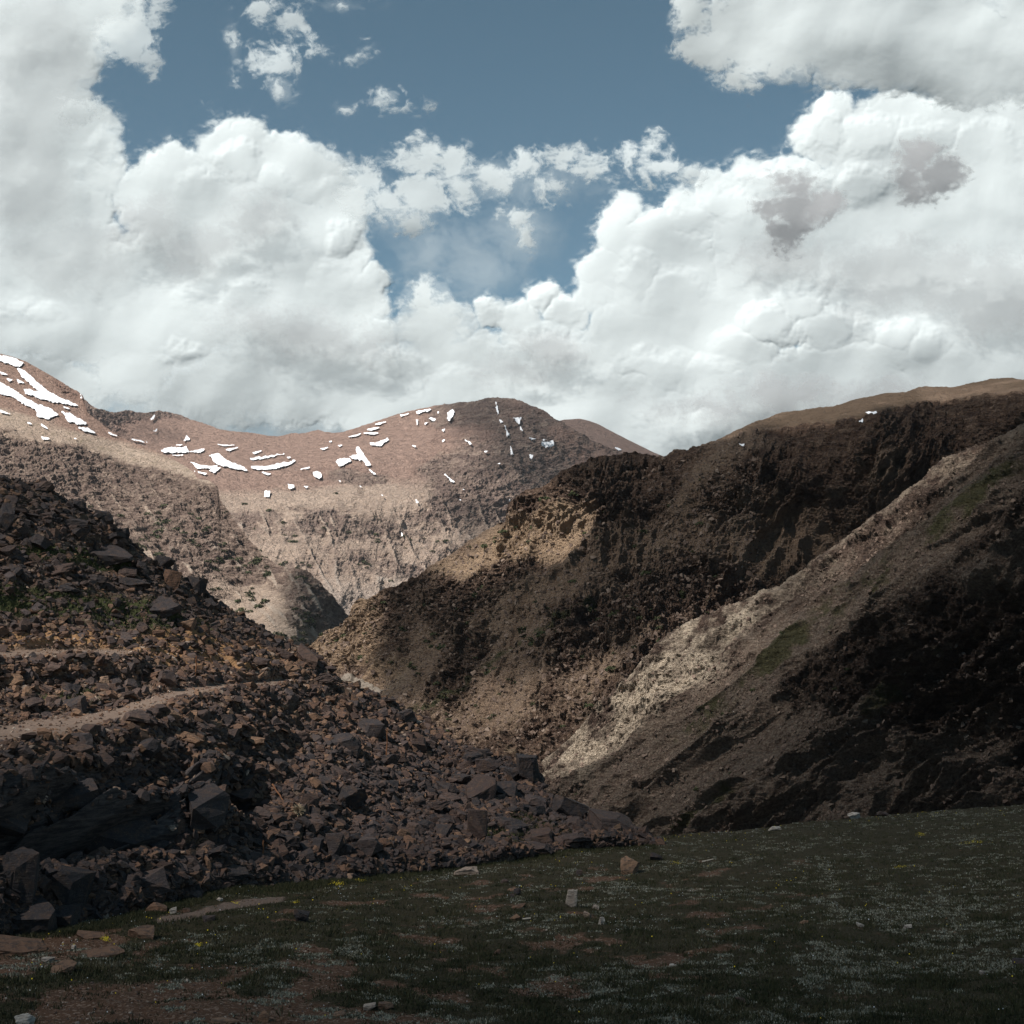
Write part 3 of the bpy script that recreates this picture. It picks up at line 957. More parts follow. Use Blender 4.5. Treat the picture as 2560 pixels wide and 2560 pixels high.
MAIN = [
    # left column and big left cumulus
    (40, 60, 170, 150, 30, .25), (150, 0, 120, 100, 20, .45), (60, 250, 130, 150, 30, .1), (150, 270, 82, 80, 20, .2), (40, 440, 190, 150, 20, 0), (-150, 300, 250, 400, 0, 0),
    (190, 330, 50, 50, 10, .1), (330, 330, 75, 60, 30, 0), (290, 370, 80, 60, 20, 0), (450, 290, 78, 70, 40, 0), (520, 320, 85, 75, 40, .1), (590, 340, 66, 70, 25, .35), (640, 400, 62, 70, 20, .3), (400, 430, 160, 130, 55, 0),
    (560, 480, 120, 120, 60, 0), (660, 480, 38, 60, 30, 0), (690, 560, 48, 60, 30, 0), (540, 590, 190, 88, 90, 0), (300, 540, 170, 110, 40, 0), (120, 560, 180, 60, 20, .2),
    (60, 610, 90, 40, 30, .2), (400, 590, 70, 50, 70, 0), (700, 640, 70, 45, 40, .1),
    (200, 625, 380, 75, 0, .7), (560, 690, 230, 70, 20, .15), (80, 560, 200, 60, 10, .3),
    # lower bank between the peaks
    (340, 670, 60, 40, 20, .3), (250, 700, 110, 60, 0, .6), (420, 740, 160, 70, 10, .5), (60, 740, 160, 80, -20, .6), (600, 740, 130, 70, 30, .2), (740, 760, 110, 90, 40, 0), (860, 700, 120, 80, 30, .1), (820, 620, 80, 60, 10, .25), (800, 560, 50, 35, 0, .7),
    (930, 595, 44, 32, 40, 0), (980, 600, 55, 34, 35, 0), (1030, 565, 36, 30, 35, 0), (1070, 590, 40, 34, 30, 0), (1030, 650, 90, 55, 60, .1), (980, 740, 160, 90, 40, 0), (1150, 780, 170, 90, 30, 0), (1100, 690, 90, 60, 40, 0),
    # right tower
    (1185, 398, 32, 34, 30, 0), (1165, 440, 42, 50, 30, 0), (1140, 510, 46, 50, 30, 0), (1125, 560, 40, 40, 20, 0), (1235, 430, 66, 46, 35, 0), (1300, 400, 60, 50, 30, 0), (1360, 370, 60, 50, 30, .1), (1430, 340, 56, 44, 30, .1), (1250, 520, 120, 110, 60, 0),
    (1500, 330, 60, 45, 30, 0), (1530, 255, 38, 40, 30, 0), (1570, 215, 45, 42, 30, 0), (1600, 260, 80, 60, 40, 0), (1700, 250, 110, 80, 30, 0), (1830, 240, 110, 80, 20, 0), (1950, 260, 120, 100, 10, 0), (1480, 430, 150, 110, 60, 0),
    (1700, 400, 190, 140, 50, 0), (1900, 450, 170, 180, 40, 0), (1300, 640, 160, 110, 50, 0), (1500, 540, 190, 120, 30, 0), (1800, 600, 220, 150, 20, 0), (2050, 600, 150, 200, 0, 0), (1200, 640, 100, 80, 40, 0),
    # front lower right cumulus
    (1450, 610, 62, 46, 120, 0), (1510, 575, 62, 48, 130, 0), (1560, 620, 70, 52, 130, 0), (1630, 625, 46, 34, 120, 0), (1690, 640, 56, 44, 120, 0), (1750, 655, 46, 38, 115, 0), (1800, 690, 36, 44, 105, 0), (1400, 660, 70, 50, 110, 0), (1600, 690, 160, 60, 130, 0), (1450, 740, 180, 70, 80, 0), (1700, 760, 200, 70, 50, 0),
    (1920, 700, 60, 50, 30, .1), (1900, 800, 200, 80, 0, 0), (1350, 820, 200, 60, 20, 0),
]
INNER = [
    ([(1450, 610, 62, 46), (1510, 575, 62, 48), (1560, 620, 70, 52), (1630, 625, 46, 34), (1690, 640, 56, 44), (1750, 655, 46, 38), (1800, 690, 36, 44), (1400, 660, 70, 50), (1600, 690, 160, 60)], 6.5, 190),
    ([(1560, 250, 50, 45), (1640, 260, 70, 50), (1740, 265, 90, 50), (1850, 280, 90, 60)], 4, 150),
    ([(1440, 350, 60, 40), (1380, 390, 70, 44), (1520, 340, 70, 40), (1620, 350, 80, 40), (1300, 430, 70, 50)], 4, 170),
    ([(450, 310, 60, 44), (520, 345, 50, 40), (380, 350, 60, 44), (600, 380, 46, 44)], 4.5, 130),
    ([(650, 450, 36, 44), (690, 530, 40, 60), (640, 540, 60, 60)], 4, 190),
    ([(420, 590, 50, 34), (380, 570, 50, 34), (460, 560, 60, 40)], 3.5, 90),
    ([(340, 665, 42, 24), (310, 680, 30, 20)], 4.5, 70),
    ([(930, 595, 44, 32), (980, 600, 55, 34), (1030, 565, 36, 30), (1070, 590, 40, 34)], 5, 70),
    ([(1030, 655, 70, 42), (980, 680, 70, 40)], 3.5, 100),
    ([(1240, 700, 90, 46), (1330, 720, 90, 50), (1160, 730, 80, 40)], 3.5, 110),
    ([(160, 330, 46, 40), (200, 280, 40, 40)], 3, 120),
    ([(1280, 560, 70, 60), (1200, 520, 50, 50), (1340, 600, 70, 60)], 3, 150),
    ([(760, 690, 70, 40), (850, 730, 80, 44), (700, 730, 60, 36)], 3.5, 100),
    ([(60, 590, 80, 26)], 3.5, 70),
]
cloud_bank('cloud', MAIN, -330, 2260, -260, 905, 1.9, 15000, M_CL, 'towering white cumulus bank filling the lower sky behind the mountains', seed=2, relief=.055, inner=INNER)

WISP = [(530, 112, 66, 30, 0, 1), (505, 20, 36, 26, 0, 1), (545, 40, 26, 40, 0, 1), (440, 85, 16, 46, 0, .9), (600, 100, 50, 22, 0, 1), (680, 98, 22, 14, 0, .9), (640, 8, 46, 14, 0, .9), (520, 160, 24, 34, 0, .8),
        (722, 188, 36, 20, 0, 1), (770, 205, 44, 14, 0, 1), (660, 205, 12, 10, 0, .7), (404, 205, 16, 16, 0, 1), (240, 60, 60, 60, 0, 1), (275, 110, 40, 30, 0, 1), (290, 30, 30, 50, 0, 1), (140, 210, 40, 30, 0, .9)]
cloud_bank('cloud', WISP, 100, 860, -40, 290, 1.3, 9000, M_CL, 'small torn white cloud wisps in the open blue sky, top left', seed=31, amps=(5, 3, 1.5), warp=17, thin=.72)

MIDW = [(690, 340, 50, 38, 0, .95), (790, 300, 62, 36, 0, .95), (850, 310, 50, 40, 0, .95), (730, 385, 56, 36, 0, 1), (800, 370, 60, 45, 0, 1), (870, 360, 40, 44, 0, .9), (670, 380, 40, 46, 0, 1), (775, 420, 44, 26, 0, .9), (930, 330, 50, 40, 0, .85),
        (975, 408, 34, 26, 0, 1), (992, 440, 16, 34, 0, .8), (985, 310, 44, 34, 0, .95), (1040, 355, 50, 24, 0, 1), (1060, 295, 50, 32, 0, 1), (1120, 315, 60, 32, 0, 1), (1190, 300, 46, 32, 0, 1), (1240, 270, 30, 36, 0, 1), (1250, 320, 60, 30, 0, 1), (1300, 330, 36, 26, 0, .9)]
cloud_bank('cloud', MIDW, 590, 1400, 200, 680, 1.4, 12000, M_CL, 'string of broken white cloud puffs between the two cumulus towers', seed=47, amps=(7, 4, 2), warp=15, thin=.86)

VEIL = [(900, 500, 150, 90, 0, 1), (820, 480, 90, 90, 0, 1), (980, 450, 110, 90, 0, 1), (860, 580, 80, 60, 0, 1), (760, 400, 110, 80, 0, 1), (1010, 350, 200, 60, 0, 1)]
cloud_bank('cloud', VEIL, 560, 1300, 230, 720, 2.6, 17000, M_CL, 'thin see-through veil of cloud in the blue gap between the towers', seed=149, amps=(3, 2, 1), warp=24, hi=2.4, thin=.34)
LOWV = [(100, 600, 420, 130, 0, 1), (400, 720, 400, 120, 0, 1), (-100, 700, 300, 200, 0, 1), (700, 760, 500, 110, 0, 1), (1200, 800, 500, 110, 0, 1), (1800, 800, 500, 110, 0, 1)]
cloud_bank('cloud', LOWV, -330, 2260, 440, 930, 4.0, 21000, M_CL, 'pale hazy cloud layer low behind the cumulus and the ridges', seed=163, amps=(3, 2, 1), warp=26, hi=1.4, thin=.80)
SHD = [  # see-through darker sheets that put the cumulus shade into colour
    ([(600, 640, 150, 62, 0, 1), (500, 610, 120, 50, 0, 1), (690, 650, 90, 46, 0, 1)], 'soft grey sheet painting shade under the big cumulus left of the centre', 211, .40),
    ([(60, 130, 130, 170, 0, 1), (40, 330, 120, 130, 0, 1), (130, 480, 150, 90, 0, 1)], 'soft grey sheet painting shade on the tall cloud at the left edge', 223, .20),
    ([(1500, 745, 210, 50, 0, 1), (1340, 770, 170, 46, 0, 1), (1650, 760, 160, 46, 0, 1)], 'grey sheet painting the shaded base of the low cumulus over the right ridge', 227, .6),
    ([(1050, 660, 90, 50, 0, 1), (960, 700, 90, 40, 0, 1)], 'grey sheet painting a shaded fold in the bank above the far peak', 229, .45),
    ([(1720, 520, 220, 90, 0, 1), (1480, 480, 120, 60, 0, 1), (1880, 560, 130, 100, 0, 1)], 'wide pale grey sheet painting shade on the right cumulus tower', 233, .36),
    ([(470, 400, 100, 60, 0, 1), (380, 470, 120, 60, 0, 1), (270, 430, 90, 60, 0, 1)], 'faint grey sheet painting a shaded hollow in the crown of the left cumulus', 239, .36),
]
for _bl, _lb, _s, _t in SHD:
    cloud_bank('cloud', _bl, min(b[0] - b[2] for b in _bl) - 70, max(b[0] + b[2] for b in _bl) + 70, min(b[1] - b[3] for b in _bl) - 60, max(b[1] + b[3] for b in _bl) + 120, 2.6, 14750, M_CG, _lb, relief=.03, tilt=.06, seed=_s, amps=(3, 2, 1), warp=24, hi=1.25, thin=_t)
TOPR = [(1300, 20, 46, 60, 0, .9), (1330, 90, 70, 56, 0, .95), (1400, 60, 100, 80, 0, .7), (1400, 150, 60, 30, 0, 1), (1480, 90, 100, 70, 10, .5), (1500, 10, 170, 80, 10, .3), (1600, 80, 130, 84, 20, .4), (1720, 60, 190, 120, 20, .2), (1850, 110, 190, 100, 20, .35), (2050, 60, 190, 150, 10, .2), (1700, -120, 500, 120, 0, 0)]
cloud_bank('cloud', TOPR, 1200, 2300, -260, 300, 1.6, 8000, M_CL, 'pale grey ragged cloud spreading in from the upper right corner', relief=.05, tilt=.12, seed=63, amps=(6, 4, 2), warp=18)

for _bl, _lb, _s in (([(1500, 350, 60, 32, 0, .8), (1500, 400, 66, 46, 0, .7), (1480, 450, 42, 40, 0, .8), (1555, 380, 52, 36, 0, .85), (1450, 400, 34, 30, 0, .9)], 'dark grey cloud puff hanging in front of the white bank, left of two', 71),
                     ([(1740, 300, 50, 40, 0, .8), (1770, 330, 56, 44, 0, .8), (1720, 340, 50, 36, 0, .85), (1730, 370, 44, 30, 0, .85)], 'dark grey cloud puff hanging in front of the white bank, right of two', 83)):
    cloud_bank('cloud', _bl, min(b[0] for b in _bl) - 110, max(b[0] for b in _bl) + 110, 225, 540, 1.6, 7000, M_CG, _lb, relief=.04, tilt=.14, seed=_s, amps=(4, 3, 1.5), warp=13, thin=.9)
# ================================================================== OVERHEAD CLOUDS (unseen, shaped so their shadows fall on chosen slopes)
def lit_R1(x, y):
    x, y = warp(x, y, 46, 16, 431)
    v = .15 + .11 * ss(2100, 1600, x) + .16 * poly_mask([(1340, 1990), (1600, 1850), (2000, 1600), (2120, 1540), (2000, 1720), (1700, 1900), (1480, 2060)], x, y, 60)
    b = poly_mask([(1300, 1900), (1500, 1700), (1720, 1500), (1960, 1400), (2130, 1290), (2350, 1110), (2450, 1060), (2500, 1110), (2380, 1190), (2250, 1320), (2120, 1420), (2030, 1550), (1880, 1640), (1740, 1730), (1600, 1830), (1470, 1915), (1360, 1965)], x, y, 20)
    v = np.maximum(v, .36 * poly_mask([(1640, 1760), (1900, 1600), (2150, 1420), (2400, 1240), (2560, 1160), (2560, 1260), (2300, 1440), (2000, 1680), (1700, 1860)], x, y, 40))
    dim = 1 - .35 * ss(1880, 1980, x) * ss(1330, 1420, y) * ss(2160, 2080, x) - .05 * ss(2100, 2200, x)
    dim *= 1 - .25 * poly_mask([(1700, 1600), (1990, 1440), (2060, 1480), (1800, 1680)], x, y, 25)
    return np.maximum(v, b * dim)


def lit_R2(x, y):
    x, y = warp(x, y, 46, 16, 431)
    v = np.full(x.shape, .24)
    v = np.maximum(v, 1.0 * poly_mask([(700, 1640), (800, 1560), (905, 1480), (985, 1450), (960, 1560), (905, 1640), (960, 1700), (930, 1750), (760, 1790), (640, 1800)], x, y, 18))
    v = np.maximum(v, .95 * poly_mask([(1050, 1430), (1180, 1330), (1265, 1290), (1330, 1200), (1390, 1180), (1400, 1225), (1500, 1240), (1490, 1310), (1430, 1390), (1330, 1400), (1260, 1440), (1100, 1450)], x, y, 18))
    v = np.maximum(v, .78 * poly_mask([(920, 1800), (1030, 1730), (1150, 1710), (1300, 1690), (1560, 1590), (1600, 1640), (1480, 1860), (1300, 1960), (1100, 1880)], x, y, 50))
    v = np.maximum(v, .30 * poly_mask([(960, 1500), (1120, 1420), (1400, 1380), (1300, 1480), (1100, 1560)], x, y, 40))
    v = np.maximum(v, .30 * poly_mask([(1380, 1180), (1560, 1125), (1800, 1090), (1760, 1180), (1600, 1220), (1500, 1240)], x, y, 30))
    v = np.maximum(v, .85 * poly_mask([(1700, 1100), (1900, 1030), (2300, 940), (2700, 900), (2700, 975), (2300, 1004), (2120, 1055), (1900, 1072), (1780, 1112)], x, y, 10))
    v = np.maximum(v, .62 * poly_mask([(1640, 1530), (1800, 1450), (1900, 1440), (1850, 1540), (1700, 1640), (1560, 1720)], x, y, 30))
    v = np.maximum(v, .22 * poly_mask([(2250, 1020), (2600, 980), (2600, 1120), (2400, 1120)], x, y, 50))
    return v


def lit_T(x, y):
    x, y = warp(x, y, 46, 16, 431)
    v = .20 + .60 * poly_mask([(-300, 1590), (300, 1560), (760, 1600), (860, 1720), (1100, 1850), (900, 1900), (640, 1790), (300, 1860), (-300, 1900)], x, y, 70)
    v = np.maximum(v, .45 * poly_mask([(700, 1780), (1000, 1860), (1250, 1980), (1560, 2080), (1500, 2120), (1100, 2080), (750, 2060)], x, y, 70))
    v = v * (1 - .75 * poly_mask([(-300, 1900), (560, 1900), (560, 2160), (-300, 2200)], x, y, 60))
    return v


def lit_M(x, y):
    return .05 + .16 * ss(2560, 2140, y) * (.5 + .5 * ss(2500, 1300, x)) + .06 * ss(800, 200, x)


def lit_F0(x, y):
    v = np.ones(x.shape)
    v -= .90 * poly_mask([(735, 1430), (770, 1418), (880, 1530), (880, 1600), (800, 1680), (700, 1600), (690, 1540), (715, 1500)], x, y, 12)
    return v


def lit_F1(x, y):
    x, y = warp(x, y, 30, 10, 441)
    v = np.ones(x.shape)
    v -= .62 * poly_mask([(1120, 1000), (1250, 970), (1380, 1000), (1700, 1140), (1600, 1240), (1320, 1240), (1290, 1180), (1200, 1170), (1230, 1110), (1150, 1080)], x, y, 34)
    v -= .45 * poly_mask([(1130, 1230), (1210, 1250), (1300, 1320), (1160, 1400), (1150, 1330)], x, y, 20)
    v -= .30 * poly_mask([(360, 1060), (470, 1070), (480, 1100), (380, 1110)], x, y, 14)
    return np.clip(v, .1, 1)


def deck(name, srcs, H, cell, label, seed, pad=30, fillv=0.06, its=60):
    pts, vals = [], []
    for ln, fn in srcs:
        L = LAYERS[ln]
        s_ = 2
        P = L['P'][::s_, ::s_].reshape(-1, 3)
        v = np.clip(fn(L['PX'][::s_, ::s_], L['PY'][::s_, ::s_]), 0, 1).ravel()
        t = (H - P[:, 2]) / SUN[2]
        pts.append(P[:, :2] + SUN[:2] * t[:, None])
        vals.append(v)
    P = np.concatenate(pts)
    v = np.concatenate(vals)
    lo = P.min(0) - pad * cell
    hi = P.max(0) + pad * cell
    nx, ny = int((hi[0] - lo[0]) / cell) + 1, int((hi[1] - lo[1]) / cell) + 1
    ij = ((P - lo) / cell).astype(int)
    w = np.zeros((ny, nx))
    a = np.zeros((ny, nx))
    np.add.at(w, (ij[:, 1], ij[:, 0]), 1)
    np.add.at(a, (ij[:, 1], ij[:, 0]), v)
    m = a / np.maximum(w, 1)
    w = (w > 0).astype(float)
    a = m * w

    def blur(z):
        z = np.pad(z, 1, mode='edge')
        return (z[:-2, 1:-1] + z[2:, 1:-1] + z[1:-1, :-2] + z[1:-1, 2:] + 2 * z[1:-1, 1:-1]) / 6
    fill_a, fill_w = a.copy(), w.copy()
    res = np.where(w > 0, m, np.nan)
    for it in range(its):
        fill_a, fill_w = blur(fill_a), blur(fill_w)
        need = np.isnan(res) & (fill_w > .02)
        res[need] = fill_a[need] / fill_w[need]
    res = np.where(np.isnan(res), fillv, res)
    res = blur(res)
    X, Y = np.meshgrid(lo[0] + np.arange(nx) * cell, lo[1] + np.arange(ny) * cell)
    q = np.stack([X, Y, np.zeros_like(X)], -1).reshape(-1, 3)
    # ragged margin of the deck
    bx = np.minimum(X - lo[0], hi[0] - X) / (pad * cell)
    by = np.minimum(Y - lo[1], hi[1] - Y) / (pad * cell)
    rim = ss(.0, .6, np.minimum(bx, by) + .35 * fbm(q, pad * cell * .5, 4, seed=seed).reshape(X.shape))
    T = 1 - (1 - res) * rim
    al = np.clip(1 - np.sqrt(np.clip(T, 0, 1)), 0, 1)
    hgt = (fbm(q, cell * 22, 4, seed=seed + 1).reshape(X.shape) * .5 + .6)
    lowf = np.stack([X, Y, H - hgt * cell * 1.0], -1)
    upf = np.stack([X, Y, H + hgt * cell * 8.0], -1)
    fq = grid_faces(ny, nx, keep=(al > .01))
    V = np.concatenate([lowf.reshape(-1, 3), upf.reshape(-1, 3)])
    # the upper side is shifted along the sun's direction so both sides cover the same ground
    V[len(q):, :2] += (SUN[:2] / SUN[2])[None] * (V[len(q):, 2] - H)[:, None]
    V[:len(q), :2] += (SUN[:2] / SUN[2])[None] * (V[:len(q), 2] - H)[:, None]
    Q = np.concatenate([fq, fq + len(q)])
    used = np.unique(Q)
    rm = np.full(len(V), -1)
    rm[used] = np.arange(len(used))
    cov = np.concatenate([al.ravel(), al.ravel()])[used]
    o = mesh_np(name, V[used], rm[Q], M_CL, {'cover': cov}, True)
    tag(o, label, 'cloud', kind='stuff')


deck('cloud', [('M', lit_M), ('T', lit_T), ('R1', lit_R1), ('R2', lit_R2)], 1500, 3.2, 'unseen broken cloud sheet overhead, shaped to shade the near slopes', 91, its=70)
deck('cloud', [('F1', lit_F1), ('F0', lit_F0), ('F2', lambda x, y: np.full(x.shape, .4))], 3600, 16.0, 'unseen thin cloud sheet overhead, shaped to shade parts of the far mountains', 95, fillv=1.0, its=8)


# ================================================================== SURFACE LOOK-UP
def surf(ln, px, py):
    """world point and normal of a layer at photo pixel (px, py)"""
    L = LAYERS[ln]
    px, py = np.atleast_1d(np.asarray(px, float)), np.atleast_1d(np.asarray(py, float))
    R, Cc = L['PX'].shape
    fc = np.clip((px - L['px0']) / L['step'], 0, Cc - 1.001)
    c0 = fc.astype(int)
    u = fc - c0
    y0 = L['PY'][0, c0] * (1 - u) + L['PY'][0, c0 + 1] * u
    y1 = L['PY'][-1, c0] * (1 - u) + L['PY'][-1, c0 + 1] * u
    fr = np.clip((py - y0) / (y1 - y0) * (R - 1), 0, R - 1.001)
    r0 = fr.astype(int)
    v = fr - r0

    def bil(Aa):
        e = (lambda t: t[:, None]) if Aa.ndim == 3 else (lambda t: t)
        return (Aa[r0, c0] * e((1 - u) * (1 - v)) + Aa[r0, c0 + 1] * e(u * (1 - v)) + Aa[r0 + 1, c0] * e((1 - u) * v) + Aa[r0 + 1, c0 + 1] * e(u * v))
    N = bil(L['N'])
    N /= np.linalg.norm(N, axis=1)[:, None]
    return bil(L['P']), N, {k: bil(a) for k, a in L['attrs'].items()}


# ================================================================== SNOW AND GRAVEL PATCHES
n = NT('old_snow')
p = n.pos()
c = n.mix(n.noise(p, .05, 4, .6), (.68, .69, .72), (.76, .76, .78))
M_SNOW = n.out(c, .7, n.bump(n.noise(p, .25, 4, .6), .4, 1.5), .2)
n = NT('stream_gravel')
p = n.pos()
M_GRAV = n.out(n.mix(n.noise(p, .6, 4, .7), (.08, .065, .052), (.17, .145, .12)), .9, None, .1)


def patch(name, ln, poly, mat, off, rough=2.2, seed=0, step=1.0):
    P_ = np.array(poly, float)
    x0, y0 = P_.min(0) - 5
    x1, y1 = P_.max(0) + 5
    X, Y = np.meshgrid(np.arange(x0, x1, step), np.arange(y0, y1, step))
    q = np.stack([X, Y, np.full_like(X, seed * 3.1)], -1).reshape(-1, 3)
    nz = fbm(q, 11, 4, .62, seed=seed).reshape(X.shape)
    rough = rough * 1.7
    m = poly_mask(poly, X + nz * rough, Y + fbm(q + 9, 11, 4, .62, seed=seed).reshape(X.shape) * rough, 3.5) + nz * (.32 if rough < 3 else .75)
    keep = m > .6
    if keep.sum() < 3:
        keep = m > .4
    P, N, _ = surf(ln, X.ravel(), Y.ravel())
    L = LAYERS[ln]
    yr = np.interp(X.ravel(), L['PX'][-1], L['PY'][-1])
    keep &= (Y.ravel() > yr + 1.5).reshape(X.shape)
    h = P / np.linalg.norm(P, axis=1)[:, None]
    P = P - h * off + N * off * .15
    Qf = grid_faces(*X.shape, keep=keep)
    if not len(Qf):
        return None
    used = np.unique(Qf)
    rm = np.full(len(P), -1)
    rm[used] = np.arange(len(used))
    return mesh_np(name, P[used], rm[Qf], mat, None, True)


def z3(*p): return [(x * .4658, 850 + y * .4658) for x, y in p]
def z4(*p): return [(750 + x * .4658, 950 + y * .4658) for x, y in p]
def z5(*p): return [(1500 + x * .5487, 900 + y * .5487) for x, y in p]


SN0 = [
    ('rounded snow cap at the very top of the left mountain', z3((-10, 82), (40, 90), (80, 100), (125, 125), (110, 142), (80, 145), (50, 130), (-10, 112))),
    ('long diagonal snow ribbon running down the left mountain below its crest', z3((85, 150), (130, 165), (200, 230), (260, 280), (330, 315), (422, 352), (400, 357), (300, 332), (250, 302), (180, 255), (115, 195))),
    ('largest jagged snowfield in the middle of the left mountain', z3((-10, 222), (60, 260), (130, 310), (200, 345), (270, 370), (312, 402), (255, 430), (200, 408), (190, 370), (120, 342), (60, 305), (-10, 292))),
    ('ragged snow strip between the ribbon and the largest snowfield', z3((125, 265), (200, 278), (245, 275), (312, 342), (240, 322), (135, 287))),
    ('snow patch stepping down to the right of the largest snowfield', z3((328, 388), (380, 400), (472, 450), (420, 457), (368, 440))),
    ('low pointed snow streak near the foot of the left snowfields', z3((418, 470), (470, 475), (517, 500), (450, 492))),
]
SN0S = [z3((-10, 372), (62, 400), (8, 393)), z3((88, 213), (142, 236), (100, 232)), z3((38, 209), (72, 214), (50, 223)), z3((338, 358), (382, 373), (345, 369)), z3((578, 494), (632, 519), (590, 511)),
        z3((-10, 168), (52, 190), (8, 188)), z3((213, 512), (278, 537), (230, 530)), z3((215, 448), (262, 482), (230, 472)), z3((140, 440), (180, 455), (150, 452)), z3((395, 525), (425, 535), (405, 534)), z3((430, 280), (440, 320), (432, 312))]
SN1 = [
    ('wide snowfield lying in the saddle between the left mountain and the peak', z3((853, 590), (920, 578), (1000, 578), (1012, 598), (1102, 590), (1080, 607), (960, 607), (870, 602))),
    ('branching snowfield spilling down below the saddle', z3((1125, 620), (1170, 613), (1215, 648), (1290, 678), (1335, 707), (1250, 694), (1180, 674), (1145, 652))),
    ('small snow tongue hanging under the branching snowfield', z3((1148, 682), (1184, 690), (1150, 716), (1128, 706))),
    ('long thin snow line sweeping right across the brown bowl', z3((1335, 640), (1470, 619), (1562, 604), (1450, 634), (1348, 650))),
    ('broad wavy snow band at the bottom of the brown bowl', z3((1345, 680), (1430, 682), (1592, 649), (1540, 682), (1440, 697), (1358, 694))),
    ('squarish snow spot alone on the slope under the bowl', z3((1423, 813), (1450, 816), (1447, 847), (1420, 843))),
    ('notched snow spot right of the squarish one', z3((1543, 783), (1577, 776), (1580, 802), (1548, 803))),
    ('blunt snow patch left of the forked one on the shoulder of the peak', z4((193, 440), (213, 425), (260, 424), (277, 435), (210, 467))),
    ('forked snow patch reaching down the shoulder of the peak', z4((268, 410), (308, 405), (298, 363), (317, 362), (345, 408), (383, 463), (363, 467), (330, 432), (280, 424))),
    ('winged snow patch high on the shoulder of the peak', z4((378, 338), (410, 344), (470, 313), (478, 325), (430, 357), (385, 354))),
    ('round snow spot on the left flank of the peak', z4((73, 500), (100, 490), (117, 510), (105, 527), (83, 521))),
    ('long snow streak just under the skyline of the peak', z4((618, 175), (700, 156), (704, 166), (640, 182))),
    ('upright snow patch in the cliffs left of the summit', z4((793, 180), (820, 157), (835, 180), (822, 206), (800, 228), (788, 211))),
    ('narrow snow gully directly below the summit', z4((1050, 108), (1062, 145), (1070, 192), (1055, 166))),
    ('arrow shaped snow patch right of the summit gully', z4((1146, 208), (1187, 206), (1177, 242), (1160, 234))),
    ('spiky snow patch low on the dark right face of the peak', z4((1288, 348), (1325, 343), (1355, 326), (1361, 350), (1320, 364), (1296, 360))),
]
SN1S = [z3((678, 528), (805, 552), (750, 550)), z3((1170, 564), (1275, 564), (1200, 574)), z3((1208, 590), (1280, 579), (1230, 602)), z3((1348, 606), (1408, 597), (1365, 617)), z3((1378, 704), (1454, 721), (1440, 728)), z3((1602, 702), (1674, 676), (1640, 697)),
        z3((1683, 714), (1722, 710), (1727, 737), (1700, 740)), z3((998, 513), (1020, 536), (988, 547)), z3((803, 427), (830, 403), (824, 427), (808, 437)), z3((823, 492), (843, 480), (836, 497)), z3((1018, 655), (1080, 678), (1172, 678), (1150, 692), (1060, 692)), z3((1028, 703), (1112, 720), (1100, 727)),
        z3((940, 568), (985, 562), (965, 572)), z3((1635, 787), (1655, 790), (1640, 797)), z3((1540, 632), (1568, 628), (1550, 638)), z3((910, 620), (990, 618), (950, 626)),
        z4((538, 190), (592, 181), (545, 199)), z4((398, 241), (484, 219), (430, 242)), z4((236, 314), (332, 288), (300, 307)), z4((326, 290), (434, 281), (400, 294)), z4((346, 271), (434, 254), (380, 277)), z4((-5, 487), (64, 460), (40, 477)), z4((362, 474), (413, 513), (395, 511)),
        z4((617, 638), (640, 666), (625, 665)), z4((1068, 208), (1095, 236), (1080, 233)), z4((1102, 253), (1128, 296), (1113, 300)), z4((1127, 358), (1146, 402), (1134, 401)), z4((1172, 244), (1198, 272), (1186, 268)), z4((1227, 314), (1268, 322), (1240, 329)), z4((1234, 398), (1253, 405), (1242, 421)),
        z4((1060, 456), (1078, 446), (1071, 465)), z4((753, 487), (832, 550), (825, 556)), z4((857, 574), (889, 598), (875, 595)), z4((883, 316), (928, 342), (913, 345)), z4((688, 203), (733, 207), (715, 218)), z4((663, 229), (693, 227), (675, 241)), z4((763, 270), (781, 258), (771, 283)),
        z4((1122, 640), (1138, 680), (1127, 692)), z4((106, 371), (158, 365), (125, 379)), z4((156, 331), (178, 324), (165, 338)), z4((203, 354), (233, 351), (215, 359)), z4((852, 628), (866, 645), (856, 648)), z4((735, 170), (745, 168), (742, 185)), z4((622, 215), (634, 214), (630, 255)), z4((985, 380), (1010, 382), (998, 390)),
        z4((760, 320), (778, 318), (770, 333)), z4((320, 560), (332, 575), (324, 575)), z4((205, 538), (222, 541), (212, 547)), z4((22, 572), (48, 574), (32, 583)), z4((544, 808), (556, 824), (548, 824)), z4((600, 352), (632, 362), (618, 364)), z4((430, 618), (448, 628), (438, 630)), z4((1300, 320), (1325, 322), (1312, 330))]
_sd = 100
SMALL_SNOW = []
for lb, pl in SN0:
    o = patch('snow_patch', 'F0', pl, M_SNOW, 8.0, 2.6, _sd); _sd += 1
    if o: tag(o, lb, 'snow patch', 'snow patches on the mountains')
for pl in SN0S:
    o = patch('snow_patch', 'F0', pl, M_SNOW, 8.0, 1.4, _sd); _sd += 1
    if o:
        tag(o, 'small snow remnant', 'snow patch', 'small snow remnants on the left mountain')
        SMALL_SNOW.append((o, np.mean([q[0] for q in pl]), np.mean([q[1] for q in pl]), 'small snow remnant'))
for lb, pl in SN1:
    o = patch('snow_patch', 'F1', pl, M_SNOW, 17.0, 2.4, _sd); _sd += 1
    if o: tag(o, lb, 'snow patch', 'snow patches on the mountains')
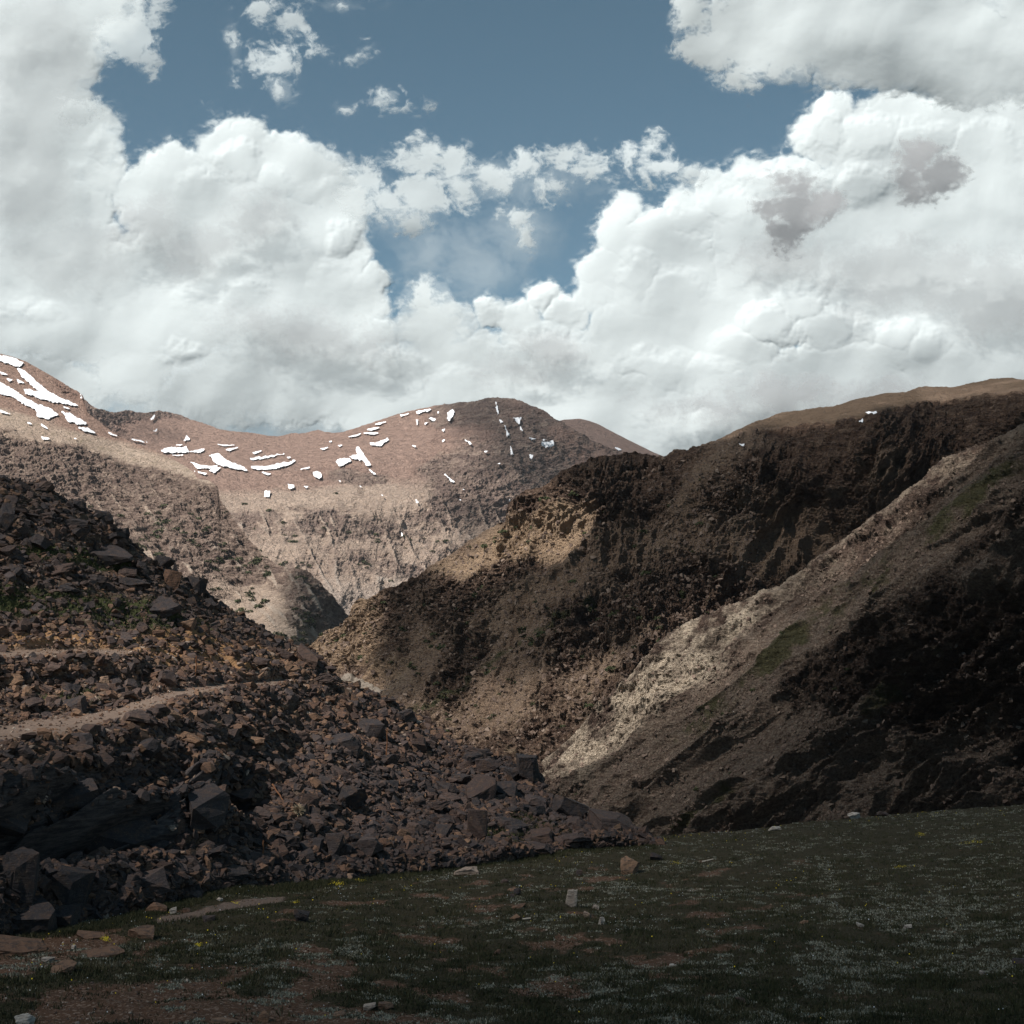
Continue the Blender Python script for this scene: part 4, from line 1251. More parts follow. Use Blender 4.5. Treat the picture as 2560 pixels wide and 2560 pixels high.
for pl in SN1S:
    o = patch('snow_patch', 'F1', pl, M_SNOW, 17.0, 1.2, _sd); _sd += 1
    if o:
        rt = np.mean([q[0] for q in pl]) > 1010
        SMALL_SNOW.append((o, np.mean([q[0] for q in pl]), np.mean([q[1] for q in pl]), 'small snow remnant'))
        tag(o, 'small snow remnant among the cliffs under the summit of the peak' if rt else 'small snow remnant in the brown bowl left of the peak', 'snow patch', 'small snow remnants under the summit' if rt else 'small snow remnants in the bowl')
o = patch('snow_patch', 'F2', z4((1685, 361), (1728, 375), (1708, 380)), M_SNOW, 17.0, 1.2, 300)
if o: tag(o, 'lone snow spot on the rounded hill right of the peak', 'snow patch', 'snow patches on the mountains')
for lb, pl in (('thin white snow sliver on the grassy upland at the right', z5((1210, 239), (1235, 236), (1263, 238), (1258, 246), (1225, 245))), ('tiny snow sliver at the left end of the upland crest', z5((628, 381), (657, 374), (650, 383))), ('faint snow streak below the sliver on the right upland', z5((1178, 279), (1203, 271), (1196, 280)))):
    o = patch('snow_patch', 'R2', pl, M_SNOW, 2.0, .6, 301, .7)
    if o: tag(o, lb, 'snow patch', 'snow patches on the mountains')
o = patch('stream_bed', 'R2', z4((180, 1572), (240, 1570), (335, 1605), (425, 1636), (440, 1660), (340, 1642), (225, 1608)), M_GRAV, 3.0, 2.5, 310)
o['kind'] = 'structure'


# ================================================================== ROCKS
def rock_bm(seed, sc, cuts=8, detail=0, rough=.0):
    r = random.Random(seed)
    bm = bmesh.new()
    bmesh.ops.create_cube(bm, size=2)
    for v in bm.verts:
        v.co += Vector((r.uniform(-.18, .18), r.uniform(-.18, .18), r.uniform(-.18, .18)))
    for _ in range(cuts):
        nrm = Vector((r.gauss(0, 1), r.gauss(0, 1), r.gauss(0, .9))).normalized()
        off = r.uniform(.62, 1.05)
        res = bmesh.ops.bisect_plane(bm, geom=bm.verts[:] + bm.edges[:] + bm.faces[:], plane_co=nrm * off, plane_no=nrm, clear_outer=True)
        ed = [e for e in res['geom_cut'] if isinstance(e, bmesh.types.BMEdge)]
        if ed:
            bmesh.ops.contextual_create(bm, geom=ed)
    bmesh.ops.dissolve_degenerate(bm, dist=.06, edges=bm.edges[:])
    bmesh.ops.triangulate(bm, faces=bm.faces[:])
    if detail:
        bmesh.ops.subdivide_edges(bm, edges=bm.edges[:], cuts=detail, use_grid_fill=True)
        bmesh.ops.triangulate(bm, faces=bm.faces[:])
        co = np.array([v.co[:] for v in bm.verts])
        nm = np.array([v.normal[:] for v in bm.verts]) * 1.0
        bm.normal_update()
        nm = np.array([v.normal[:] for v in bm.verts])
        dd = fbm(co, .9, 4, .6, seed=seed) * rough + (ridged(co * [1, 1, 3.2], .9, 3, .55, seed) - .5) * rough * .9
        for v, a, d_ in zip(bm.verts, nm, dd):
            v.co = v.co + Vector(a) * float(d_)
    for v in bm.verts:
        v.co = Vector((v.co.x * sc[0], v.co.y * sc[1], v.co.z * sc[2]))
    bm.normal_update()
    return bm


def rock_data(seed, sc, cuts=8):
    bm = rock_bm(seed, sc, cuts)
    V = np.array([v.co[:] for v in bm.verts])
    Fc = np.array([[v.index for v in f.verts] for f in bm.faces])
    bm.free()
    return V, Fc


PROTO = [rock_data(100 + i, (1, random.uniform(.55, .95), random.uniform(.22, .65)), random.choice((7, 9, 11))) for i in range(26)]

n = NT('scree_rock')
p = n.pos()
tone = n.attr('tone')
n1 = n.noise(p, 2.2, 6, .7)
n2 = n.noise(p, 11, 5, .7)
st = n.noise(n.mapping(p, (1, 1, 5), (.3, .2, 0)), 3, 5, .7, .4)
c = n.ramp(tone, [(0, (.022, .020, .023)), (.18, (.050, .040, .040)), (.34, (.072, .041, .031)), (.44, (.080, .062, .060)), (.55, (.135, .072, .046)), (.8, (.24, .14, .085)), (1, (.50, .44, .38))])
c = n.mix(n.mr(n1, .48, .66, 0, .5), c, (.14, .078, .046))
c = n.mix(n.mr(st, .48, .62, 0, .7), c, (.040, .032, .030))
c = n.mix(n.mr(n2, .58, .70, 0, .6), c, (.20, .155, .105))
M_ROCK = n.out(c, .82, n.bump(n.math('ADD', n1, n.math('MULTIPLY', st, .8)), .9, .12), .3)


def rot_mats(N, rng, tilt):
    """random frames whose z leans towards the normals"""
    m = len(N)
    Z = N + rng.normal(size=(m, 3)) * tilt
    Z /= np.linalg.norm(Z, axis=1)[:, None]
    A = rng.normal(size=(m, 3))
    X = np.cross(A, Z)
    X /= np.linalg.norm(X, axis=1)[:, None]
    Y = np.cross(Z, X)
    return np.stack([X, Y, Z], -1)


def merge_rocks(name, P, N, size, tone, mat, label, rng, tilt=.45, protos=PROTO, sink=.25):
    Vs, Fs, Ts = [], [], []
    base = 0
    R = rot_mats(N, rng, tilt)
    pid = rng.integers(0, len(protos), len(P))
    for k, (v, f) in enumerate(protos):
        idx = np.nonzero(pid == k)[0]
        if not len(idx):
            continue
        W_ = np.einsum('nij,vj->nvi', R[idx], v) * size[idx][:, None, None] * .5
        W_ += (P[idx] + N[idx] * (size[idx] * (.28 - sink))[:, None])[:, None]
        nv = len(v)
        Vs.append(W_.reshape(-1, 3))
        Fs.append((f[None] + (np.arange(len(idx)) * nv)[:, None, None] + base).reshape(-1, 3))
        Ts.append(np.repeat(tone[idx], nv))
        base += nv * len(idx)
    o = mesh_np(name, np.concatenate(Vs), np.concatenate(Fs), mat, {'tone': np.concatenate(Ts)}, False)
    tag(o, label, name.replace('_', ' '), kind='stuff')
    return o


def sample(ln, m, rng, mask=None, r0=0.0, r1=1.0, x0=None, x1=None):
    L = LAYERS[ln]
    x0 = x0 if x0 is not None else L['px0']
    x1 = x1 if x1 is not None else L['PX'][0, -1]
    px = rng.uniform(x0, x1, m)
    c_ = np.clip(((px - L['px0']) / L['step']).astype(int), 0, L['PX'].shape[1] - 1)
    s_ = rng.uniform(r0, r1, m)
    py = L['PY'][0, c_] * (1 - s_) + L['PY'][-1, c_] * s_
    P, N, at = surf(ln, px, py)
    if mask is not None:
        k = rng.uniform(size=m) < mask(px, py, at)
        P, N, px, py = P[k], N[k], px[k], py[k]
        at = {a: b[k] for a, b in at.items()}
    return P, N, px, py, at


rng = np.random.default_rng(21)


def tm(px, py, at):
    return np.clip(1.0 - 1.1 * at['road'] - .80 * at['grass'] - .55 * at['outcrop'] - .25 * at['dirt'] - 1.5 * at['hole'], 0, 1)


def tones(m, py, rng, at=None):
    t = rng.beta(1.6, 2.2, m) * .85
    t = t + .16 * ss(1560, 1700, py) * ss(1950, 1800, py)
    if at is not None:
        t = t + .15 * at['dirt']
    return np.clip(t + (rng.uniform(size=m) < .03) * .3, 0, .88)


# small stones
P, N, px, py, at = sample('T', 52000, rng, tm, x0=-260)
up = np.array([0, 0, 1.0])
Nu = N * .4 + up * .6
Nu /= np.linalg.norm(Nu, axis=1)[:, None]
size = .14 + .34 * rng.uniform(size=len(P)) ** 2.0
merge_rocks('scree', P, Nu, size, tones(len(P), py, rng, at), M_ROCK, 'loose angular stones covering the dark left slope', rng)
# stones a good step across
P, N, px, py, at = sample('T', 8200, rng, tm, x0=-260, r0=.01)
Nu = N * .4 + up * .6
Nu /= np.linalg.norm(Nu, axis=1)[:, None]
size = .42 + .50 * rng.uniform(size=len(P)) ** 1.5
merge_rocks('scree', P, Nu, size, tones(len(P), py, rng, at) * .9, M_ROCK, 'larger broken blocks lying all over the dark left slope', rng, tilt=.5)
# gravel edge of the tracks
P, N, px, py, at = sample('T', 60000, rng, lambda x, y, a: (a['road'] > .06) * (a['road'] < .75) * 1.0 + .30 * (a['road'] > .7), x0=-100, x1=800)
merge_rocks('gravel', P, N * .3 + up * .7, .08 + .16 * rng.uniform(size=len(P)) ** 2, .45 + .5 * rng.uniform(size=len(P)), M_ROCK, 'pale gravel scattered along the two tracks', rng)
# meadow foot of the slope
P, N, px, py, at = sample('T', 3200, rng, lambda x, y, a: 1.0 + 0 * x, x0=-100, r0=0.0, r1=.07)
merge_rocks('scree', P, Nu[:1].repeat(len(P), 0), .25 + .5 * rng.uniform(size=len(P)) ** 2, tones(len(P), py, rng), M_ROCK, 'stones piled where the left slope meets the meadow', rng)

# stones on the slopes across the valley
n = NT('far_scree_rock')
p = n.pos()
c = n.ramp(n.attr('tone'), [(0, (.03, .023, .021)), (.5, (.10, .072, .057)), (1, (.25, .195, .155))])
c = n.mix(n.noise(p, .8, 4, .7), c, (.10, .07, .055))
M_FROCK = n.out(c, .95, None, .1)
P, N, px, py, at = sample('R1', 60000, rng, lambda x, y, a: ss(-.15, .35, fbm(np.stack([x, y, x * 0], 1) @ np.array([[.8, .6, 0], [-.3, .9, 0], [0, 0, 1]]), 90, 4, .6, seed=66)) * np.clip(.8 - a['grass'] * .7 - .3 * a['crag'], 0, 1), x0=1300, x1=2750, r1=.985)
size = .22 + 1.3 * rng.uniform(size=len(P)) ** 5
merge_rocks('scree', P, N * .5 + up * .5, size, np.clip(rng.beta(1.6, 2.6, len(P)), 0, .75), M_FROCK, 'stones strewn over the slope on the right', rng, tilt=.5)
P, N, px, py, at = sample('R2', 26000, rng, lambda x, y, a: np.clip(.8 - a['grass'] * .6 - .3 * a['crag'], 0, 1) * (x < 1900), x0=800, x1=2600, r1=.97)
size = .9 + 2.6 * rng.uniform(size=len(P)) ** 5
merge_rocks('scree', P, N * .5 + up * .5, size, np.clip(rng.beta(1.6, 2, len(P)), 0, 1), M_FROCK, 'stones strewn over the middle ridge', rng, tilt=.5)

# ---------------- boulders, each its own object
BM_CACHE = {}


def boulder_mesh(kind, variant, tone):
    key = (kind, variant, tone)
    if key in BM_CACHE:
        return BM_CACHE[key]
    sc = {'slab': (1, .75, .26), 'block': (1, .85, .78), 'stone': (1, .8, .55), 'tall': (.55, .35, 1)}[kind]
    bm = rock_bm(hash((kind, variant)) % 1 + {'slab': 300, 'block': 400, 'stone': 500, 'tall': 600}[kind] + variant, sc, 8 if kind != 'stone' else 13, 3, .10)
    me = bpy.data.meshes.new('boulder')
    bm.to_mesh(me)
    bm.free()
    at = me.attributes.new('tone', 'FLOAT', 'POINT')
    at.data.foreach_set('value', np.full(len(me.vertices), tone, np.float32))
    me.materials.append(M_ROCK)
    BM_CACHE[key] = me
    return me


def put_boulder(ln, px, py, w, h, kind, variant, tone, name, label, cat, group=None, yaw=0, lean=(0, 0), sink=.2):
    """w, h: how wide and high it stands in the photo, in photo pixels; py is its foot"""
    P, N, _ = surf(ln, px, py)
    P = P[0]
    dist = float(np.linalg.norm(P))
    sx = w / F * dist
    sz = h / F * dist
    me = boulder_mesh(kind, variant, tone)
    dim = {'slab': (2, 1.5, .52), 'block': (2, 1.7, 1.56), 'stone': (2, 1.6, 1.1), 'tall': (1.1, .7, 2)}[kind]
    o = bpy.data.objects.new(name, me)
    COL.objects.link(o)
    a, b = sx / dim[0] * 1.08, sz / dim[2] * 1.12
    o.scale = (a, max((a + b) * .5, a * .6), b)
    o.rotation_euler = (rad(lean[0]), rad(lean[1]), rad(yaw) - math.atan2(P[0], P[1]))
    o.location = (P[0], P[1], P[2] + sz * (.5 - sink))
    tag(o, label, cat, group)
    return o


G1 = 'big boulders on the left slope'
HB = [  # px, py(foot), w, h, kind, variant, tone, label, yaw, lean
    (186, 1994, 112, 52, 'slab', 1, .12, 'dark layered slab with rust edge above the lower overhang', 10, (8, -4)),
    (57, 2036, 104, 42, 'slab', 2, .15, 'grey slab with a pale top at the left edge under the dark slabs', -8, (4, 6)),
    (28, 2000, 42, 36, 'block', 1, .22, 'small square grey block on top of the left edge slab', 5, (0, 0)),
    (331, 2056, 172, 60, 'slab', 3, .12, 'widest layered dark slab left of the rust speckled slab', 0, (14, 3)),
    (487, 2068, 120, 62, 'slab', 4, .14, 'rust speckled dark slab at the right end of the ledge', 12, (22, -6)),
    (631, 1952, 78, 34, 'slab', 5, .42, 'brown capstone slab overhanging the black hollow', -5, (4, 4)),
    (166, 2256, 132, 92, 'block', 2, .02, 'huge nearly black boulder near the lower left corner of the slope', 20, (6, 12)),
    (36, 2240, 84, 112, 'block', 3, .10, 'tall blue grey boulder at the left edge above the meadow', -12, (0, 4)),
    (66, 2330, 120, 66, 'slab', 6, .14, 'cracked dark slab at the left edge touching the meadow', 15, (12, -8)),
    (150, 2306, 70, 46, 'slab', 7, .12, 'blue grey flat slab beside the grass tongue', -20, (16, 6)),
    (365, 2232, 84, 60, 'block', 4, .45, 'brown pitted boulder at the foot of the slope', 10, (8, -10)),
    (485, 2248, 70, 34, 'slab', 8, .40, 'tilted brown slab leaning at the meadow edge', -10, (6, 18)),
    (875, 2020, 72, 62, 'block', 5, .05, 'black angular boulder in the middle of the slope', 30, (0, 8)),
    (766, 2030, 48, 48, 'tall', 1, .30, 'grey brown upright slab left of the black boulder', 25, (0, 24)),
    (932, 1842, 66, 52, 'block', 6, .14, 'grey purple boulder high on the slope under the ridge', 0, (10, 4)),
    (833, 2146, 46, 62, 'block', 7, .20, 'split two piece boulder standing low on the slope', 8, (0, -4)),
    (918, 2152, 70, 54, 'stone', 1, .45, 'lichen covered rounded boulder near the meadow', 0, (4, 0)),
    (1191, 2100, 60, 88, 'tall', 2, .28, 'tall rectangular slab standing upright with orange lichen', 4, (-4, 3)),
    (1198, 2004, 82, 50, 'slab', 9, .26, 'large purple brown slab lying above the upright slab', -6, (24, 4)),
    (1262, 2006, 62, 36, 'slab', 10, .10, 'smooth blue grey slab facing the sky right of the purple slab', 14, (26, -6)),
    (1312, 1965, 66, 76, 'block', 8, .08, 'big dark block with a sheer black face on the ridge edge', 18, (0, -6)),
    (1275, 1955, 66, 22, 'slab', 11, .12, 'long thin slab resting against the big dark block', 5, (4, 14)),
    (1330, 2030, 62, 34, 'slab', 12, .42, 'striped tan slab on the low end of the ridge', 0, (14, 2)),
    (1343, 2104, 84, 32, 'slab', 13, .30, 'broad flat slab in the moss near the end of the ridge', 8, (12, -12)),
    (1349, 2128, 74, 22, 'slab', 14, .24, 'low flat slab with small stones on it at the meadow rim', -8, (8, 0)),
    (1420, 2048, 84, 48, 'block', 9, .14, 'sloping dark boulder at the low end of the ridge', 24, (0, 22)),
    (1505, 2046, 66, 28, 'stone', 2, .22, 'low brown boulder before the last outcrop', 0, (0, 6)),
    (1535, 2090, 118, 46, 'slab', 15, .26, 'last layered outcrop slab where the ridge dips to the meadow', 4, (6, 10)),
    (1440, 2086, 60, 26, 'slab', 16, .24, 'flat grey slab between moss and the last outcrop', -12, (10, 8)),
    (259, 1310, 40, 38, 'block', 10, .03, 'dark cube shaped boulder on the upper left skyline', 12, (0, 4)),
    (409, 1408, 42, 32, 'block', 11, .04, 'dark tilted block standing out on the left skyline', -15, (0, 12)),
    (308, 1346, 26, 28, 'stone', 3, .05, 'small dark round boulder on the left skyline between two blocks', 0, (0, 0)),
    (197, 1282, 42, 32, 'stone', 4, .08, 'pointed dark boulder on the upper left skyline', 10, (0, 16)),
    (191, 1312, 52, 18, 'slab', 17, .16, 'flat grey slab below the pointed skyline boulder', 0, (12, 0)),
    (285, 1396, 116, 42, 'slab', 18, .16, 'large flat grey slab above the mossy strip', -4, (20, 10)),
    (357, 1424, 40, 36, 'block', 12, .18, 'grey faceted boulder right of the large flat slab', 20, (4, 8)),
    (426, 1462, 38, 46, 'block', 13, .55, 'rust brown split boulder under the tilted skyline block', 8, (0, 14)),
    (489, 1478, 54, 46, 'block', 14, .03, 'black rounded block at the middle of the left skyline', -10, (0, 8)),
    (404, 1546, 80, 38, 'slab', 19, .14, 'blue grey slab half way down the grassy talus', 6, (22, 4)),
    (8, 1326, 42, 84, 'tall', 3, .05, 'tall dark slab standing at the left edge of the picture', 0, (0, 4)),
    (316, 1444, 50, 28, 'block', 15, .28, 'purple grey block under the mossy strip', 10, (6, 4)),
    (145, 1440, 64, 26, 'slab', 20, .36, 'purple brown broken slab on the upper left talus', -6, (10, -4)),
    (241, 1458, 36, 18, 'slab', 21, .12, 'small blue grey slab below the purple one', 18, (10, 10)),
    (326, 1474, 74, 18, 'slab', 22, .14, 'long low grey slab among grass on the upper slope', 0, (8, 8)),
    (30, 1716, 44, 34, 'stone', 5, .80, 'tan rounded boulder at the left edge above the lower path', 0, (0, 0)),
    (258, 1700, 30, 22, 'stone', 6, .82, 'pale tan boulder between the two tracks', 0, (0, 0)),
    (415, 1716, 46, 36, 'block', 16, .40, 'brown block with a shaded side at the bend of the path', 14, (0, 6)),
    (190, 1772, 60, 40, 'slab', 23, .10, 'blue black tilted slab just above the lower path', -20, (14, -14)),
    (760, 1670, 66, 44, 'slab', 24, .50, 'smooth brown leaning slab under the end of the skyline', 0, (6, 32)),
    (415, 1880, 46, 34, 'stone', 7, .06, 'round blue black boulder below the path wall', 0, (0, 0)),
]
for (x, y, w, h, kd, vr, tn, lb, yw, ln_) in HB:
    put_boulder('T', x, y, w * .88, h * .9, kd, vr, tn, 'boulder', lb, 'boulder', G1, yw, ln_, .18)

# the rest of the largest boulders
P, N, px, py, at = sample('T', 900, rng, lambda x, y, a: tm(x, y, a), x0=0, x1=1560, r0=.03, r1=.985)
got = 0
RANDOM_ROCKS = []
for i in range(len(P)):
    if got >= 238:
        break
    if any(abs(px[i] - b[0]) < b[2] * .6 and -b[3] * 1.1 < py[i] - b[1] < b[3] * .5 for b in HB):
        continue
    w = 20 + 34 * random.random() ** 2.2
    if py[i] > 1850:
        w *= 1.25
    kd = random.choice(('slab', 'slab', 'slab', 'stone', 'block'))
    h = w * {'slab': .38, 'block': .72, 'stone': .6}[kd] * random.uniform(.8, 1.15)
    ti = random.choice((0, 0, 1, 1, 2)) if py[i] > 1900 or py[i] < 1560 else random.choice((0, 1, 2, 2, 3))
    tn = (.08, .26, .48, .74)[ti]
    tw = ('dark grey', 'purple grey', 'brown', 'tan')[ti]
    look = '%s %s' % (tw, {'slab': 'slab', 'block': 'block', 'stone': 'rounded boulder'}[kd])
    ob = put_boulder('T', px[i], py[i], w, h, kd, 30 + random.randrange(6), tn, 'boulder', look, 'boulder', 'large rocks strewn over the left slope',
                     random.uniform(0, 180), (random.uniform(-14, 22), random.uniform(-16, 18)), .25)
    RANDOM_ROCKS.append((ob, px[i], py[i], look))
    got += 1



def short(lb):
    for w_ in (' on ', ' at ', ' with ', ' above ', ' under ', ' near ', ' in ', ' from ', ' of ', ' beside ', ' below ', ' left ', ' right ', ' standing ', ' lying ', ' facing ', ' where ', ' between ', ' half ', ' low ', ' leaning ', ' touching ', ' before ', ' resting ', ' hanging ', ' running ', ' stepping ', ' spilling ', ' sweeping ', ' reaching ', ' just ', ' alone ', ' high ', ' directly ', ' overhanging ', ' among ', ' among ', ' behind '):
        i_ = lb.find(w_)
        if i_ > 8:
            lb = lb[:i_]
    return lb


def relabel(items, heroes, maxw=16):
    """items: (object, px, py, look); heroes: (px, py, label).  Names each by its nearest landmark."""
    from collections import defaultdict
    g_ = defaultdict(list)
    for o_, x_, y_, look in items:
        h_ = min(heroes, key=lambda h: (h[0] - x_) ** 2 + (h[1] - y_) ** 2 * 1.4)
        dx, dy = x_ - h_[0], y_ - h_[1]
        rel = ('right of' if dx > 0 else 'left of') if abs(dx) > abs(dy) * 1.1 else ('below' if dy > 0 else 'above')
        g_[(look, rel, short(h_[2]))].append((dx * dx + dy * dy, o_))
    order = ('nearest', 'second nearest', 'third nearest', 'fourth nearest', 'fifth nearest', 'sixth nearest', 'seventh nearest', 'eighth nearest', 'ninth nearest', 'tenth nearest')
    for (look, rel, hl), L_ in g_.items():
        L_.sort(key=lambda t: t[0])
        for i_, (_, o_) in enumerate(L_):
            lb = '%s %s the %s' % (look, rel, hl)
            if len(L_) > 1:
                lb += ', ' + (order[i_] if i_ < 10 else 'furthest')
            o_['label'] = lb


relabel(SMALL_SNOW, [(np.mean([q[0] for q in pl]), np.mean([q[1] for q in pl]), lb) for lb, pl in SN0 + SN1])
relabel(RANDOM_ROCKS, [(b[0], b[1], b[7]) for b in HB])
# ---------------- stones lying in the meadow
G2 = 'stones lying in the meadow'
MS = [
    (1431, 2268, 29, 43, 'tall', 11, .93, 'upright pale grey stone standing in the middle of the meadow', 20, (0, 4)),
    (1569, 2184, 48, 38, 'block', 21, .80, 'big pinkish tilted boulder near the far edge of the meadow', 10, (0, 22)),
    (1469, 2296, 18, 16, 'stone', 12, .85, 'round tan stone between the upright stone and the white block', 0, (0, 0)),
    (1505, 2315, 15, 17, 'block', 22, 1.0, 'white angular stone right of the round tan one', 30, (0, 10)),
    (1489, 2274, 14, 10, 'slab', 31, .9, 'small pale chip behind the round tan stone', 0, (0, 20)),
    (1290, 2301, 25, 13, 'slab', 32, .75, 'grey flat stone beside the white stick', 10, (0, 0)),
    (1299, 2270, 31, 9, 'slab', 33, .62, 'flat rusty tan slab sunk in bare earth', 0, (4, -14)),
    (1293, 2236, 17, 17, 'stone', 13, .05, 'small dark purple stone in front of a tan slab', 0, (0, 0)),
    (1288, 2226, 44, 7, 'slab', 34, .68, 'long low tan slab behind the dark purple stone', 0, (0, 0)),
    (1279, 2243, 12, 9, 'stone', 14, .2, 'tiny purple stone left of the dark purple one', 0, (0, 0)),
    (1166, 2186, 56, 14, 'slab', 35, .88, 'long pale flat slab near the foot of the boulder slope', 0, (4, -10)),
    (1447, 2186, 17, 13, 'stone', 15, .2, 'small purple round stone left of the big pinkish boulder', 0, (0, 0)),
    (1243, 2379, 15, 14, 'stone', 16, .55, 'lone grey round stone in the middle foreground', 0, (0, 0)),
    (1262, 2206, 18, 9, 'stone', 17, .4, 'low brownish stone above the tan slab', 0, (0, 0)),
    (926, 2514, 26, 11, 'slab', 36, .9, 'pale flat stone on bare soil near the bottom edge', 0, (0, -8)),
    (966, 2512, 32, 15, 'slab', 37, .68, 'reddish flat stone right of the pale one near the bottom edge', 0, (0, 10)),
    (848, 2530, 28, 12, 'slab', 38, .8, 'tan wedge stone at the bottom left of the pale flat stone', 0, (0, -14)),
    (1939, 2074, 28, 9, 'slab', 39, 1.0, 'long white stone on the far rim of the meadow', 0, (0, 0)),
    (2136, 2046, 30, 17, 'stone', 18, 1.0, 'white rounded boulder on the far rim of the meadow', 0, (0, -8)),
    (2208, 2036, 27, 11, 'stone', 19, .25, 'purple grey stone right of the white boulder on the rim', 0, (0, 6)),
    (1640, 2150, 27, 19, 'block', 23, .05, 'dark blue black stone right of the big pinkish boulder', 0, (0, 0)),
    (1721, 2380, 21, 6, 'slab', 40, .72, 'flat orange tinted stone in the right foreground', 0, (0, -8)),
    (1681, 2405, 14, 6, 'slab', 41, 1.0, 'tiny white stone below the orange tinted one', 0, (0, 0)),
    (2010, 2314, 19, 7, 'slab', 42, .8, 'small pink flat stone in the right half of the meadow', 0, (0, -10)),
    (2151, 2322, 17, 8, 'slab', 43, 1.0, 'white chipped stone right of the small pink one', 0, (0, 18)),
    (2268, 2319, 20, 9, 'slab', 44, .98, 'white split stone furthest right in the mid meadow', 0, (0, -18)),
    (1851, 2508, 21, 16, 'stone', 20, .5, 'grey pebble shaped stone beside pale tufts near the bottom', 0, (0, 0)),
    (2548, 2404, 32, 13, 'slab', 45, .06, 'dark flat stone at the right edge among pale tufts', 0, (0, 0)),
    (2455, 2434, 12, 10, 'stone', 21, .98, 'small white round stone near the right edge', 0, (0, 0)),
    (519, 2304, 31, 15, 'slab', 46, .12, 'dark slate piece at the near side of the footpath', 0, (0, 12)),
    (751, 2306, 33, 27, 'block', 24, .03, 'black pointed rock alone in the left meadow', 0, (0, 14)),
    (354, 2346, 52, 26, 'slab', 47, .66, 'pale pinkish boulder half buried in grass, lower left', 0, (10, 6)),
    (431, 2281, 17, 15, 'stone', 22, 1.0, 'round whitish stone at the start of the footpath', 0, (0, 0)),
    (465, 2280, 20, 11, 'stone', 23, .55, 'grey round stone right of the whitish one by the footpath', 0, (0, 0)),
    (550, 2257, 13, 9, 'stone', 24, 1.0, 'small white stone against the slope above the footpath', 0, (0, 0)),
    (390, 2276, 50, 20, 'slab', 48, .62, 'rough tan rock at the meadow edge behind the whitish stone', 0, (8, -6)),
    (184, 2371, 13, 9, 'stone', 25, .98, 'small pale stone between the lichen slabs', 0, (0, 0)),
    (119, 2404, 27, 11, 'slab', 49, .95, 'pale grey flat stone in the lower left bare patch', 0, (0, 4)),
    (158, 2434, 56, 18, 'slab', 50, .68, 'lichen covered pale slab lowest of the left outcrops', 0, (10, 0)),
    (46, 2380, 104, 30, 'slab', 51, .60, 'large lichen spotted boulder at the left edge of the meadow', 0, (12, 4)),
    (262, 2390, 80, 17, 'slab', 52, .62, 'long low lichen slab below the half buried pale boulder', 0, (8, -6)),
    (225, 2345, 60, 12, 'slab', 53, .62, 'flat pinkish slab behind the long lichen slab', 0, (8, 8)),
    (67, 2566, 40, 36, 'stone', 26, 1.0, 'pale rounded stone cut by the bottom left corner', 0, (0, -14)),
    (660, 2544, 23, 24, 'block', 25, .74, 'reddish angular stone near the bottom on bare soil', 0, (0, 10)),
    (564, 2562, 62, 12, 'slab', 54, .80, 'low tan rock ledge at the bottom edge', 0, (0, 0)),
]
for (x, y, w, h, kd, vr, tn, lb, yw, ln_) in MS:
    put_boulder('M', x, y, w, h, kd, vr, tn, 'stone', lb, 'stone', G2, yw, ln_, .12)

# pebbles in the bare soil
P, N, px, py, at = sample('M', 30000, rng, lambda x, y, a: np.clip(.02 + a['dirt'] * .55 + a['path'] * .9, 0, 1), x0=-60, x1=2620, r0=.22)
merge_rocks('pebbles', P, N, .025 + .085 * rng.uniform(size=len(P)) ** 3, np.clip(.45 + .5 * rng.uniform(size=len(P)), 0, 1), M_ROCK, 'small pebbles in the bare soil and on the footpath', rng, sink=.15)

# ---------------- sticks and posts
n = NT('weathered_wood')
p = n.objco()
M_WOOD = n.out(n.mix(n.noise(n.mapping(p, (1, 1, 8)), 6, 4, .6), (.30, .25, .2), (.62, .56, .48)), .9, None, .1)
n = NT('rusty_iron')
p = n.objco()
M_RUST = n.out(n.mix(n.noise(p, 4, 4, .6), (.10, .04, .02), (.20, .09, .04)), .8, None, .3)


def stick(name, a, b, r, mat, label, cat, group=None):
    a, b = Vector(a), Vector(b)
    bm = bmesh.new()
    rings = []
    L_ = 7
    u = (b - a).normalized()
    s_ = u.orthogonal().normalized()
    t_ = u.cross(s_)
    for i in range(L_):
        f = i / (L_ - 1)
        wob = Vector((math.sin(i * 2.1), math.cos(i * 1.7), 0)) * r * .35
        q = (b - a) * f + wob
        rr = r * (1 - .35 * f) * (1.15 if i % 3 == 0 else 1)
        rings.append([bm.verts.new(q + (s_ * math.cos(k * math.tau / 7) + t_ * math.sin(k * math.tau / 7)) * rr) for k in range(7)])
    for i in range(L_ - 1):
        for k in range(7):
            bm.faces.new((rings[i][k], rings[i][(k + 1) % 7], rings[i + 1][(k + 1) % 7], rings[i + 1][k]))
    bm.faces.new(rings[0][::-1])
    bm.faces.new(rings[-1])
    me = bpy.data.meshes.new(name)
    bm.to_mesh(me)
    bm.free()
    me.materials.append(mat)
    o = bpy.data.objects.new(name, me)
    COL.objects.link(o)
    o.location = a
    return tag(o, label, cat, group)


